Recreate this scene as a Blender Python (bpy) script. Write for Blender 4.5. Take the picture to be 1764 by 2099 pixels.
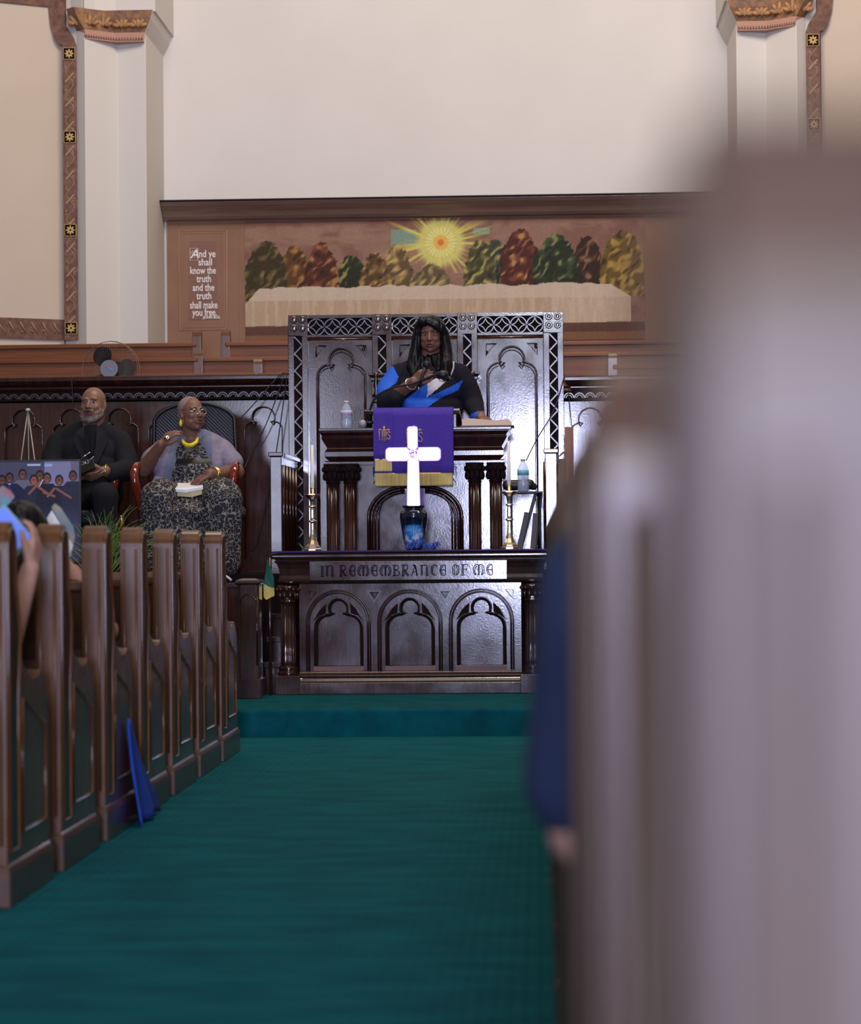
import bpy, bmesh, math, random
import numpy as np
from mathutils import Vector, Matrix, noise
from mathutils.geometry import tessellate_polygon
random.seed(7)
for o in list(bpy.data.objects): bpy.data.objects.remove(o)
scn = bpy.context.scene
COL = scn.collection
R = math.radians
# ------------------------------------------------------------------ camera
CAMZ = 1.05
FPX = 5000.0
YAW = math.atan((1105-882)/FPX); PITCH = math.atan((1120-1049.5)/FPX); ROLL = 0.009
fwd = Vector((-math.sin(YAW)*math.cos(PITCH), math.cos(YAW)*math.cos(PITCH), math.sin(PITCH)))
hr = Vector((math.cos(YAW), math.sin(YAW), 0))
up0 = hr.cross(fwd)
rgt = hr*math.cos(ROLL) - up0*math.sin(ROLL)
upv = up0*math.cos(ROLL) + hr*math.sin(ROLL)
cam = bpy.data.objects.new('camera', bpy.data.cameras.new('camera')); COL.objects.link(cam)
m = Matrix((rgt, upv, -fwd)).transposed().to_4x4(); m.translation = Vector((0, 0, CAMZ)); cam.matrix_world = m
cam.data.sensor_fit = 'HORIZONTAL'; cam.data.sensor_width = 24.0; cam.data.lens = FPX/1764*24.0
cam.data.clip_start = 0.05; cam.data.clip_end = 100
cam.data.dof.use_dof = True; cam.data.dof.focus_distance = 15.6; cam.data.dof.aperture_fstop = 2.7
scn.camera = cam
scn.view_settings.view_transform = 'Standard'; scn.view_settings.look = 'None'
scn.view_settings.exposure = 0.0; scn.view_settings.gamma = 1.0
# ------------------------------------------------------------------ light
w = bpy.data.worlds.new('world'); scn.world = w; w.use_nodes = True
w.node_tree.nodes['Background'].inputs[0].default_value = (1.0, 0.84, 0.70, 1)
w.node_tree.nodes['Background'].inputs[1].default_value = 0.13
def area(name, loc, target, sx, sy, power, col):
    l = bpy.data.lights.new(name, 'AREA'); l.shape = 'RECTANGLE'; l.size = sx; l.size_y = sy; l.energy = power; l.color = col
    o = bpy.data.objects.new(name, l); COL.objects.link(o); o.location = loc
    o.rotation_euler = (Vector(target)-Vector(loc)).to_track_quat('-Z', 'Y').to_euler(); return o
area('rear_door_daylight', (0.1, -8.5, 1.75), (0.1, 15, 1.7), 1.3, 2.6, 1350, (0.62, 0.66, 1.0))
area('rear_left_fill', (-4.5, -8.5, 2.2), (-4.5, 15, 1.6), 1.8, 3.6, 170, (0.66, 0.72, 1.0))  # unseen light added so the left pew fronts catch a reflection
area('rear_upper_fill', (1.0, -8.5, 6.6), (0, 12, 1.0), 3.6, 2.2, 1200, (0.80, 0.86, 1.0))  # unseen light added to whiten the top of the nearest right pew
area('chancel_lamps', (0.0, 15.0, 8.2), (0.0, 19.5, 3.2), 6.0, 2.0, 430, (1.0, 0.87, 0.74))
area('nave_lamps', (-0.8, 8.5, 7.0), (-0.8, 8.5, 0), 3.0, 5.0, 110, (1.0, 0.83, 0.68))
# ------------------------------------------------------------------ pixel measuring
def W(px, py, Y):
    d = fwd + rgt*((px-882)/FPX) + upv*((1049.5-py)/FPX)
    t = Y/d.y
    return Vector((d.x*t, Y, CAMZ+d.z*t))
def PX(px, Y, py=1000): return W(px, py, Y).x
def PZ(py, Y, px=850): return W(px, py, Y).z
def proj(p):
    d = Vector(p)-Vector((0, 0, CAMZ)); z = d.dot(fwd)
    return (882+FPX*d.dot(rgt)/z, 1049.5-FPX*d.dot(upv)/z)
def lin(c):
    return tuple((v/255/12.92 if v/255 <= .04045 else ((v/255+.055)/1.055)**2.4) for v in c)
# ------------------------------------------------------------------ materials
MATS = {}
def mat(name, col, rough=0.5, metal=0.0, coat=0.0, col2=None, scale=(8, 8, 8), bump=0.0, bscale=60, emit=None, es=0.0,
        rvar=0.0, alpha=1.0, trans=0.0, spec=0.5, detail=4, wave=None, coatr=0.1, sheen=0.0, bdist=.003):
    if name in MATS: return MATS[name]
    M = bpy.data.materials.new(name); M.use_nodes = True; nt = M.node_tree; N = nt.nodes; L = nt.links
    b = N['Principled BSDF']
    b.inputs['Base Color'].default_value = (*col, 1); b.inputs['Roughness'].default_value = rough
    b.inputs['Metallic'].default_value = metal; b.inputs['Coat Weight'].default_value = coat
    b.inputs['Coat Roughness'].default_value = coatr; b.inputs['Specular IOR Level'].default_value = spec
    b.inputs['Transmission Weight'].default_value = trans; b.inputs['Alpha'].default_value = alpha
    b.inputs['Sheen Weight'].default_value = sheen
    tc = N.new('ShaderNodeTexCoord'); mp = N.new('ShaderNodeMapping'); L.new(tc.outputs['Object'], mp.inputs[0])
    mp.inputs['Scale'].default_value = scale
    if col2 is not None or rvar:
        nz = N.new('ShaderNodeTexNoise'); nz.inputs['Scale'].default_value = 1.0; nz.inputs['Detail'].default_value = detail
        L.new(mp.outputs[0], nz.inputs['Vector'])
        if col2 is not None:
            cr = N.new('ShaderNodeValToRGB'); cr.color_ramp.elements[0].color = (*col, 1); cr.color_ramp.elements[1].color = (*col2, 1)
            cr.color_ramp.elements[0].position = .35; cr.color_ramp.elements[1].position = .65
            L.new(nz.outputs[0], cr.inputs[0]); L.new(cr.outputs[0], b.inputs['Base Color'])
        if rvar:
            n2 = N.new('ShaderNodeTexNoise'); n2.inputs['Scale'].default_value = 6; n2.inputs['Detail'].default_value = 8; L.new(tc.outputs['Object'], n2.inputs['Vector'])
            mr = N.new('ShaderNodeMapRange'); mr.inputs[1].default_value = .3; mr.inputs[2].default_value = .7
            mr.inputs[3].default_value = max(.05, rough-rvar); mr.inputs[4].default_value = rough+rvar
            L.new(n2.outputs[0], mr.inputs[0]); L.new(mr.outputs[0], b.inputs['Roughness'])
    if bump:
        if wave:
            bt = N.new('ShaderNodeTexWave'); bt.bands_direction = wave; bt.inputs['Scale'].default_value = bscale; bt.inputs['Distortion'].default_value = 1.0
        else:
            bt = N.new('ShaderNodeTexNoise'); bt.inputs['Scale'].default_value = bscale; bt.inputs['Detail'].default_value = 3
        L.new(tc.outputs['Object'], bt.inputs['Vector'])
        bp = N.new('ShaderNodeBump'); bp.inputs['Strength'].default_value = bump; bp.inputs['Distance'].default_value = bdist
        L.new(bt.outputs[0], bp.inputs['Height']); L.new(bp.outputs[0], b.inputs['Normal'])
        if coat: L.new(bp.outputs[0], b.inputs['Coat Normal'])
    if emit:
        b.inputs['Emission Color'].default_value = (*emit, 1); b.inputs['Emission Strength'].default_value = es
    MATS[name] = M; return M
def vcol_mat(name, rough=0.7):
    M = bpy.data.materials.new(name); M.use_nodes = True; nt = M.node_tree; b = nt.nodes['Principled BSDF']
    a = nt.nodes.new('ShaderNodeAttribute'); a.attribute_name = 'Col'; nt.links.new(a.outputs['Color'], b.inputs['Base Color'])
    b.inputs['Roughness'].default_value = rough; b.inputs['Specular IOR Level'].default_value = .2; return M
DK = mat('carved_dark_wood', (.020, .006, .006), .16, coat=.5, coatr=.11, col2=(.042, .012, .008), scale=(30, 30, 4), bump=.05, bscale=120, rvar=.03)
DKP = mat('panel_dark_wood', (.030, .012, .011), .14, coat=.8, coatr=.10, col2=(.058, .020, .014), scale=(50, 50, 3), bump=.055, bscale=90, rvar=.05)
BLKW = mat('deep_black_brown_wood', (.012, .005, .006), .8, spec=.15)
RIDGE = mat('ridge_highlight', (.06, .03, .035), .30, coat=.8, coatr=.2)  # lighter copy of the dark wood, highlight put into its base colour
ORW = mat('orange_raw_wood', (.16, .05, .015), .45, col2=(.24, .08, .025), scale=(3, 30, 40))
PEW = mat('pew_brown_wood', (.085, .030, .010), .30, coat=.45, coatr=.22, col2=(.13, .048, .016), scale=(25, 25, 3), bump=.06, bscale=50, rvar=.06)
PEWD = mat('pew_back_wood', (.045, .018, .009), .38, coat=.25, col2=(.075, .028, .012), scale=(3, 25, 40), bump=.04, bscale=60)
LOFT = mat('choir_pew_wood', (.125, .036, .007), .42, spec=.3, col2=(.19, .056, .011), scale=(2, 30, 40), bump=.04)
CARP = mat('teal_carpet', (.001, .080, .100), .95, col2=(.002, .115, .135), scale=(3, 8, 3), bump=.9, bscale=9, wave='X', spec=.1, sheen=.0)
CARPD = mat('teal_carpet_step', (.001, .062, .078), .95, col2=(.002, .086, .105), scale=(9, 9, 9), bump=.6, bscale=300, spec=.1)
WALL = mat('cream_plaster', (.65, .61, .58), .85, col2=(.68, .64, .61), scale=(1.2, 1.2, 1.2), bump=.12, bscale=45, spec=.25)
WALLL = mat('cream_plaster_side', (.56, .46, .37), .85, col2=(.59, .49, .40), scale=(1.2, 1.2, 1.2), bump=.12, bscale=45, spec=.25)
WHITE = mat('pilaster_white', (.64, .60, .56), .7, bump=.05, bscale=40, spec=.3)
MUR = mat('mural_brown_paint', (.225, .125, .082), .8, col2=(.26, .145, .097), scale=(3, 3, 3), bump=.05, bscale=120, spec=.2)
MURL = mat('mural_line_paint', (.36, .20, .13), .75)
BORD = mat('stencil_maroon', (.115, .048, .038), .75, col2=(.20, .10, .065), scale=(22, 22, 22), bump=.08, bscale=90, detail=8)
BORDL = mat('stencil_tan', (.33, .21, .12), .7)
GOLDP = mat('stencil_gold', (.60, .40, .15), .6)
LEAF = mat('capital_gilt', (.32, .15, .06), .5, col2=(.14, .075, .05), scale=(22, 22, 22), bump=.5, bscale=70, detail=6)
PINKB = mat('capital_pink_band', (.45, .24, .18), .7)
BLACK = mat('matte_black', (.008, .008, .010), .45)
CABLE = mat('black_cable', (.006, .006, .008), .5)
PURP = mat('purple_cloth', (.060, .026, .30), .85, col2=(.075, .034, .36), scale=(90, 90, 90), bump=.15, bscale=400)
PURPD = mat('purple_runner', (.030, .012, .10), .9, bump=.15, bscale=300)
GFR = mat('gold_fringe', (.55, .42, .10), .7, col2=(.72, .58, .20), scale=(180, 180, 6), bump=.6, bscale=200)
GTH = mat('gold_thread', (.62, .36, .12), .5)
BRASS = mat('polished_brass', (.62, .52, .38), .2, metal=1.0)
SILV = mat('chrome', (.8, .8, .82), .15, metal=1.0)
WAX = mat('white_wax', (.85, .82, .80), .4)
CREAM = mat('page_cream', (.78, .60, .45), .7, col2=(.85, .68, .52), scale=(2, 2, 400))
PAPER = mat('white_paper', (.80, .80, .86), .6)
MAHOG = mat('mahogany_arm', (.16, .018, .010), .18, coat=.8, coatr=.08)
TUFT = mat('black_leather', (.012, .013, .020), .42, coat=.2, bump=.5, bscale=40)
PEWR = mat('greyed_pew_wood', (.075, .044, .030), .48, coat=.15, coatr=.40, col2=(.10, .060, .042), scale=(25, 25, 3), spec=.4)  # base colour greyed to stand in for pale reflections on the right pews
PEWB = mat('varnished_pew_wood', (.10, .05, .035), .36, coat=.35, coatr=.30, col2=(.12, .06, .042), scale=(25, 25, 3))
# ------------------------------------------------------------------ building helpers
ORG = {}
def thing(name, label, cat, loc=(0, 0, 0), group=None):
    o = bpy.data.objects.new(name, None); COL.objects.link(o); o.location = loc; o.empty_display_size = .1
    o['label'] = label; o['category'] = cat
    if group: o['group'] = group
    ORG[o.name] = Vector(loc); return o
def tag(o, label, cat, group=None):
    o['label'] = label; o['category'] = cat
    if group: o['group'] = group
    return o
def struct(o): o['kind'] = 'structure'; return o
def dup(root, dx, label):
    r = root.copy(); COL.objects.link(r); r.location = Vector(root.location)+Vector(dx); r['label'] = label
    for ch in list(root.children):
        c = ch.copy(); COL.objects.link(c); c.parent = r
        for g in ch.children:
            d = g.copy(); COL.objects.link(d); d.parent = c
    return r
def frame_of(d):
    d = Vector(d).normalized(); a = Vector((0, 0, 1)) if abs(d.z) < .95 else Vector((0, 1, 0))
    u = d.cross(a).normalized(); return u, d.cross(u).normalized()
class B:
    def __init__(s): s.v = []; s.f = []; s.mi = []; s.sm = []
    def add(s, vs, fs, mi=0, sm=False):
        n = len(s.v); s.v += [tuple(p) for p in vs]
        for f in fs: s.f.append([i+n for i in f]); s.mi.append(mi); s.sm.append(sm)
        return s
    def box(s, x0, x1, y0, y1, z0, z1, mi=0):
        return s.add([(x0, y0, z0), (x1, y0, z0), (x1, y1, z0), (x0, y1, z0), (x0, y0, z1), (x1, y0, z1), (x1, y1, z1), (x0, y1, z1)],
                     [(0, 3, 2, 1), (4, 5, 6, 7), (0, 1, 5, 4), (1, 2, 6, 5), (2, 3, 7, 6), (3, 0, 4, 7)], mi)
    def prism(s, poly, y0, y1, mi=0, plane='xz', sm=False):
        def P(a, b, t): return (a, t, b) if plane == 'xz' else ((t, a, b) if plane == 'yz' else (a, b, t))
        n = len(poly); vs = [P(a, b, y0) for a, b in poly]+[P(a, b, y1) for a, b in poly]
        tr = tessellate_polygon([[Vector((a, b, 0)) for a, b in poly]])
        fs = [tuple(t) for t in tr]+[tuple(i+n for i in reversed(t)) for t in tr]
        s.add(vs, fs, mi)
        return s.add(vs, [(i, (i+1) % n, (i+1) % n+n, i+n) for i in range(n)], mi, sm)
    def holed(s, outer, holes, y0, y1, mi=0, mih=None):   # front board at y0 with real holes and reveals back to y1
        loops = [outer]+holes; flat = [p for l in loops for p in l]
        tr = tessellate_polygon([[Vector((a, b, 0)) for a, b in l] for l in loops])
        s.add([(a, y0, b) for a, b in flat], [tuple(t) for t in tr], mi)
        for k, l in enumerate(loops):
            n = len(l)
            s.add([(a, y0, b) for a, b in l]+[(a, y1, b) for a, b in l], [(i, (i+1) % n, (i+1) % n+n, i+n) for i in range(n)], mi if (k == 0 or mih is None) else mih)
        return s
    def tube(s, pts, r, n=8, mi=0, closed=False, caps=True):
        pts = [Vector(p) for p in pts]; m_ = len(pts); rs = r if isinstance(r, (list, tuple)) else [r]*m_
        vs = []; u = None
        for i, p in enumerate(pts):
            if closed: d = pts[(i+1) % m_]-pts[i-1]
            else: d = pts[min(i+1, m_-1)]-pts[max(i-1, 0)]
            if d.length < 1e-9: d = Vector((0, 0, 1))
            d.normalize()
            if u is None: u, v = frame_of(d)
            else:
                u = (u-d*u.dot(d));
                if u.length < 1e-6: u, v = frame_of(d)
                u.normalize(); v = d.cross(u)
            for k in range(n):
                a = 2*math.pi*k/n; vs.append(p+(u*math.cos(a)+v*math.sin(a))*rs[i])
        fs = []
        for i in range(m_ if closed else m_-1):
            j = (i+1) % m_
            for k in range(n): fs.append((i*n+k, i*n+(k+1) % n, j*n+(k+1) % n, j*n+k))
        if caps and not closed: fs.append(tuple(range(n-1, -1, -1))); fs.append(tuple((m_-1)*n+k for k in range(n)))
        return s.add(vs, fs, mi, True)
    def lathe(s, prof, c, n=24, mi=0, flute=0, fd=0.0, sy=1.0):
        vs = []
        for r, z in prof:
            for k in range(n):
                a = 2*math.pi*(k+.5)/n; rr = r*(1-fd*(.5+.5*math.cos(a*flute))) if flute else r
                vs.append((c[0]+rr*math.cos(a), c[1]+rr*math.sin(a)*sy, c[2]+z))
        fs = [(i*n+k, i*n+(k+1) % n, (i+1)*n+(k+1) % n, (i+1)*n+k) for i in range(len(prof)-1) for k in range(n)]
        fs.append(tuple(range(n-1, -1, -1))); fs.append(tuple((len(prof)-1)*n+k for k in range(n)))
        return s.add(vs, fs, mi, n > 10)
    def ell(s, c, r, mi=0, nu=16, nv=10, rot=None):
        vs = []; c = Vector(c)
        for i in range(nv+1):
            t = math.pi*i/nv
            for k in range(nu):
                a = 2*math.pi*k/nu; p = Vector((r[0]*math.sin(t)*math.cos(a), r[1]*math.sin(t)*math.sin(a), r[2]*math.cos(t)))
                if rot is not None: p = rot @ p
                vs.append(c+p)
        fs = [(i*nu+k, (i+1)*nu+k, (i+1)*nu+(k+1) % nu, i*nu+(k+1) % nu) for i in range(nv) for k in range(nu)]
        return s.add(vs, fs, mi, True)
    def molding(s, prof, x0, x1, y0, y1, mi=0):      # prof: (outward offset, z) around a rectangle footprint
        vs = []
        for o, z in prof: vs += [(x0-o, y0-o, z), (x1+o, y0-o, z), (x1+o, y1+o, z), (x0-o, y1+o, z)]
        n = len(prof); fs = [(i*4+k, i*4+(k+1) % 4, (i+1)*4+(k+1) % 4, (i+1)*4+k) for i in range(n-1) for k in range(4)]
        fs += [(3, 2, 1, 0), tuple((n-1)*4+k for k in range(4))]
        return s.add(vs, fs, mi)
    def build(s, name, mats, parent=None, bevel=0, seg=2, sub=0):
        me = bpy.data.meshes.new(name); org = Vector((0, 0, 0))
        if parent is not None: org = ORG[parent.name]
        me.from_pydata([(Vector(p)-org)[:] for p in s.v], [], s.f); me.validate()
        bm = bmesh.new(); bm.from_mesh(me); bmesh.ops.remove_doubles(bm, verts=bm.verts, dist=1e-6) if bevel or sub else None
        bmesh.ops.recalc_face_normals(bm, faces=bm.faces); bm.to_mesh(me); bm.free()
        if not isinstance(mats, (list, tuple)): mats = [mats]
        for m_ in mats: me.materials.append(m_)
        if len(me.polygons) == len(s.mi):
            me.polygons.foreach_set('material_index', s.mi); me.polygons.foreach_set('use_smooth', s.sm)
        o = bpy.data.objects.new(name, me); COL.objects.link(o); o.parent = parent; ORG[o.name] = org
        if bevel:
            md = o.modifiers.new('bevel', 'BEVEL'); md.width = bevel; md.segments = seg; md.limit_method = 'ANGLE'; md.angle_limit = R(40)
        if sub:
            md = o.modifiers.new('sub', 'SUBSURF'); md.levels = sub; md.render_levels = sub
        return o
def ribbon(bb, poly, y, w_, mi=0, closed=False, th=.003):      # flat raised band following an outline on a front face
    n = len(poly); L_ = []; 
    for i in range(n):
        a = Vector(poly[(i-1) % n if closed else max(i-1, 0)]); c = Vector(poly[(i+1) % n if closed else min(i+1, n-1)]); d = (c-a); d.normalize(); nn = Vector((-d.y, d.x))*w_/2
        p = Vector(poly[i]); L_ += [(p.x+nn.x, y, p.y+nn.y), (p.x-nn.x, y, p.y-nn.y), (p.x+nn.x*1.3, y+th, p.y+nn.y*1.3), (p.x-nn.x*1.3, y+th, p.y-nn.y*1.3)]
    fs = []
    for i in range(n if closed else n-1):
        j = (i+1) % n; a, b_ = i*4, j*4; fs += [(a, a+1, b_+1, b_), (a+1, a+3, b_+3, b_+1), (a+2, a, b_, b_+2)]
    bb.add(L_, fs, mi)
def arc(cx, cz, r, a0, a1, n, rz=None):
    rz = r if rz is None else rz
    return [(cx+r*math.cos(R(a0+(a1-a0)*i/n)), cz+rz*math.sin(R(a0+(a1-a0)*i/n))) for i in range(n+1)]
def trefoil(cx, z0, ztop, hw, lobe, zs):   # gothic three-lobed panel outline: hw half width, lobe top lobe radius, zs shoulder height
    rs = hw-lobe*.80
    pts = [(cx-hw, z0)]
    pts += arc(cx-hw+rs, zs-rs*.85, rs, 180, 78, 7, rs*.85)
    pts += arc(cx, ztop-lobe, lobe, 212, -32, 16)
    pts += arc(cx+hw-rs, zs-rs*.85, rs, 102, 0, 7, rs*.85)
    pts += [(cx+hw, z0)]
    return pts
def archp(cx, z0, ztop, hw, k=1.0):
    return [(cx-hw, z0)]+arc(cx, ztop-hw*k, hw, 180, 0, 20, hw*k)+[(cx+hw, z0)]
def line3(poly, y): return [(a, y, b) for a, b in poly]
def text_mesh(body, size, cx, cz, y, name, m_, parent, bold=0.0, extr=.002, sx=1.0, shear=0, align='CENTER', rot=(90, 0, 0)):
    c = bpy.data.curves.new(name, 'FONT'); c.body = body; c.size = size; c.align_x = align; c.extrude = extr; c.offset = bold; c.shear = shear; c.resolution_u = 3
    t = bpy.data.objects.new(name, c); COL.objects.link(t)
    dg = bpy.context.evaluated_depsgraph_get(); me = bpy.data.meshes.new_from_object(t.evaluated_get(dg)); bpy.data.objects.remove(t)
    org = ORG[parent.name] if parent is not None else Vector((0, 0, 0))
    M = Matrix.Translation(Vector((cx, y, cz))-org) @ Matrix.Rotation(R(rot[2]), 4, 'Z') @ Matrix.Rotation(R(rot[0]), 4, 'X') @ Matrix.Diagonal((sx, 1, 1, 1))
    me.transform(M); me.materials.clear(); me.materials.append(m_)
    o = bpy.data.objects.new(name, me); COL.objects.link(o); o.parent = parent; ORG[o.name] = org; return o
def painting(name, px0, px1, py0, py1, Y, nx, ny, fn, m_, parent=None, wdt=None):   # a painted flat picture, colours from fn(px, py)
    xs = np.linspace(px0, px1, nx); ys = np.linspace(py0, py1, ny); gx, gy = np.meshgrid(xs, ys); col = fn(gx, gy)
    cx, cy = (px0+px1)/2, (py0+py1)/2
    X0, X1 = W(px0, cy, Y).x, W(px1, cy, Y).x; Z0, Z1 = W(cx, py0, Y).z, W(cx, py1, Y).z
    org = ORG[parent.name] if parent is not None else Vector((0, 0, 0))
    vx = X0+(X1-X0)*np.linspace(0, 1, nx); vz = Z0+(Z1-Z0)*np.linspace(0, 1, ny); mx, mz = np.meshgrid(vx, vz)
    co = np.stack([mx-org.x, np.full_like(mx, Y-org.y), mz-org.z], -1).reshape(-1, 3)
    me = bpy.data.meshes.new(name); idx = np.arange(nx*ny).reshape(ny, nx)
    q = np.stack([idx[1:, :-1], idx[1:, 1:], idx[:-1, 1:], idx[:-1, :-1]], -1).reshape(-1, 4)
    me.from_pydata(co.tolist(), [], q.tolist())
    a = me.color_attributes.new('Col', 'FLOAT_COLOR', 'POINT')
    c = np.clip(col.reshape(-1, 3)/255, 0, 1); c = np.where(c <= .04045, c/12.92, ((c+.055)/1.055)**2.4)
    a.data.foreach_set('color', np.concatenate([c, np.ones((len(c), 1))], 1).astype('f').ravel())
    me.materials.append(m_); o = bpy.data.objects.new(name, me); COL.objects.link(o); o.parent = parent; ORG[o.name] = org
    return o, (X0, X1, Z1, Z0)
# ---- soft bodies: overlapping rounded pieces fused into one continuous surface
class Blob:
    def __init__(s): s.b = B()
    def e(s, c, r, rot=None): s.b.ell(c, (r, r, r) if not isinstance(r, (tuple, list)) else r, rot=rot, nu=20, nv=14); return s
    def limb(s, pts, rs):
        pts = [Vector(p) for p in pts]
        for i, p in enumerate(pts): s.b.ell(p, (rs[i],)*3, nu=16, nv=10)
        for i in range(len(pts)-1):
            if (pts[i+1]-pts[i]).length > 1e-5: s.b.tube([pts[i], pts[i+1]], [rs[i], rs[i+1]], n=16)
        return s
    def build(s, name, mats, parent=None, voxel=.006, smooth=4, colfn=None, disp=None):
        o = s.b.build('tmp', [], None)
        md = o.modifiers.new('r', 'REMESH'); md.mode = 'VOXEL'; md.voxel_size = voxel; md.adaptivity = 0
        if smooth: m2 = o.modifiers.new('s', 'SMOOTH'); m2.iterations = smooth; m2.factor = .5
        dg = bpy.context.evaluated_depsgraph_get(); me = bpy.data.meshes.new_from_object(o.evaluated_get(dg)); bpy.data.objects.remove(o)
        me.name = name; me.materials.clear()
        if not isinstance(mats, (list, tuple)): mats = [mats]
        for m_ in mats: me.materials.append(m_)
        if disp:
            for v, nn in zip(me.vertices, [n.vector.copy() for n in me.vertex_normals]): v.co += nn*disp(v.co)
        me.polygons.foreach_set('use_smooth', [True]*len(me.polygons))
        if colfn: me.polygons.foreach_set('material_index', [colfn(p.center, p.normal) for p in me.polygons])
        else: me.polygons.foreach_set('material_index', [0]*len(me.polygons))
        org = ORG[parent.name] if parent is not None else Vector((0, 0, 0))
        me.transform(Matrix.Translation(-org))
        o = bpy.data.objects.new(name, me); COL.objects.link(o); o.parent = parent; ORG[o.name] = org; return o
def inpoly(x, y, poly):
    c = False; j = len(poly)-1
    for i in range(len(poly)):
        xi, yi = poly[i]; xj, yj = poly[j]
        if (yi > y) != (yj > y) and x < (xj-xi)*(y-yi)/(yj-yi)+xi: c = not c
        j = i
    return c
def hand(bl, w_, d, n, side, curl=.5, sc=1.0, spread=.12, thumb=.5):
    w_ = Vector(w_); d = Vector(d).normalized(); n = Vector(n); n = (n-d*n.dot(d)).normalized(); lat = d.cross(n)*side
    k = [(-.030, .062, .040), (-.010, .070, .047), (.011, .068, .044), (.031, .060, .034)]   # little .. index is + side
    k = [(.031, .078, .038), (.011, .085, .044), (-.010, .081, .041), (-.029, .071, .031)]
    for i, (l, kn, fl) in enumerate(k):
        kp = w_+(d*kn+lat*l)*sc
        bl.limb([w_+lat*l*.55*sc, kp], [.016*sc, .0125*sc])
        dirv = (d+lat*spread*(l/.03)).normalized(); p = kp; ang = curl*(.55+.12*i); pts = [p]; rr = [.0105*sc]
        for q, s_ in enumerate((1.0, .68, .52)):
            ax = dirv.cross(n)
            dv = dirv*math.cos(ang)+n*math.sin(ang); ang += curl*.75
            p = p+dv*fl*s_*sc; pts.append(p); rr.append((.0095-.0009*q)*sc)
        bl.limb(pts, rr)
    t0 = w_+(d*.018+lat*.022)*sc; t1 = t0+(d*.032+lat*.026+n*.012*thumb*2)*sc; t2 = t1+(d*.030+lat*.006+n*.014*thumb*2)*sc; t3 = t2+(d*.022-lat*.004+n*.012*thumb*2)*sc
    bl.limb([t0, t1, t2, t3], [.016*sc, .0125*sc, .0105*sc, .0085*sc])
def head(bl, c, yaw=0, pitch=0, sc=1.0, jaw=1.0):   # c head centre, face towards -y turned by yaw
    M = Matrix.Rotation(yaw, 3, 'Z') @ Matrix.Rotation(pitch, 3, 'X'); c = Vector(c)
    def T(p): return c+M @ (Vector(p)*sc)
    def E(p, r): bl.e(T(p), tuple(a*sc for a in r), rot=M)
    E((0, .012, .030), (.076, .096, .088)); E((0, -.020, -.012), (.068, .074, .080)); E((0, -.034, -.070), (.050*jaw, .050, .040))
    E((0, -.066, -.092), (.022*jaw, .020, .018))
    for s_ in (-1, 1):
        E((s_*.040*jaw, -.030, -.052), (.028, .044, .040)); E((s_*.036, -.066, -.020), (.026, .022, .022)); E((s_*.028, -.080, .030), (.026, .014, .009))
        E((s_*.012, -.100, -.026), (.009, .010, .008))
        bl.e(T((s_*.076, .012, -.004)), (.009*sc, .018*sc, .030*sc), rot=M)
    bl.limb([T((0, -.088, .018)), T((0, -.104, -.006)), T((0, -.110, -.022))], [.008*sc, .010*sc, .0125*sc])
    E((0, -.082, -.055), (.032, .016, .022))
    E((0, -.097, -.050), (.022, .008, .006)); E((0, -.094, -.064), (.020, .008, .007))
    return T, M
EYEW = mat('eye_white', (.34, .29, .26), .4); EYED = mat('eye_dark', (.01, .006, .005), .15)
def face_bits(T, M, sc, parent, lipm, browm, teeth=False):
    for s_ in (-1, 1):
        b = B(); b.ell(T((s_*.029, -.072, .010)), tuple(a*sc for a in (.0145, .0125, .0088)), rot=M)
        b.ell(T((s_*.029, -.0825, .009)), tuple(a*sc for a in (.0062, .0035, .0062)), mi=1, rot=M)
        b.build('eye', [EYEW, EYED], parent)
        b = B(); b.tube([T((s_*.012, -.092, .027)), T((s_*.030, -.0925, .034)), T((s_*.050, -.078, .028))], [.0030*sc, .0036*sc, .002*sc], 6)
        b.build('eyebrow', browm, parent)
    b = B(); b.ell(T((0, -.1005, -.0495)), tuple(a*sc for a in (.025, .0075, .0048)), rot=M); b.ell(T((0, -.098, -.0645)), tuple(a*sc for a in (.022, .0085, .0065)), rot=M)
    b.ell(T((0, -.1025, -.0565)), tuple(a*sc for a in (.019, .005, .0026)), mi=1, rot=M)
    b.build('lips', [lipm, EYED], parent)
# ------------------------------------------------------------------ setting: floor, steps, walls
b = B(); b.box(-8, 6, -9, 13.5, -.1, 0); struct(b.build('floor', CARP))
STEP = .154; PLAT = .88
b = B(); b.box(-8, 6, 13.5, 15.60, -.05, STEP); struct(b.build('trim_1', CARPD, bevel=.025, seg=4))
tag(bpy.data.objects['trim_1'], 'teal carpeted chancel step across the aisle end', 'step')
b = B(); b.box(-8, 6, 15.60, 17.1, 0, PLAT); struct(b.build('trim_2', BLKW))
WH = 8.6
Xc = -.787
def mx(x): return 2*Xc-x
b = B(); b.box(-3.6, 2.1, 21.0, 21.15, 1.0, WH); struct(b.build('wall_back', WALL))
plan = [(PX(135, 19.95), 19.97), (PX(162, 19.9), 19.92), (PX(180, 19.84), 19.84), (PX(247, 20.1), 20.10), (PX(305, 20.05), 20.05), (PX(305, 20.05), 21.05), (PX(135, 19.95), 21.05)]
def mirror(pl): return [(mx(x), y) for x, y in reversed(pl)]
ztop = PZ(25, 20, 240); zbot = PZ(86, 20, 240)
for nm, pl, lab in (('trim_3', plan, 'left'), ('trim_4', mirror(plan), 'right')):
    b = B(); b.prism(pl, .8, WH, plane='xy'); struct(b.build(nm, WHITE, bevel=.006))
def offpl(pl, k, back):   # outward flare of the pilaster front
    cx = sum(p[0] for p in pl[1:5])/4; return [(x+(k if x > cx else -k), y-(back if y < 20.5 else 0)) for x, y in pl]
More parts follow.
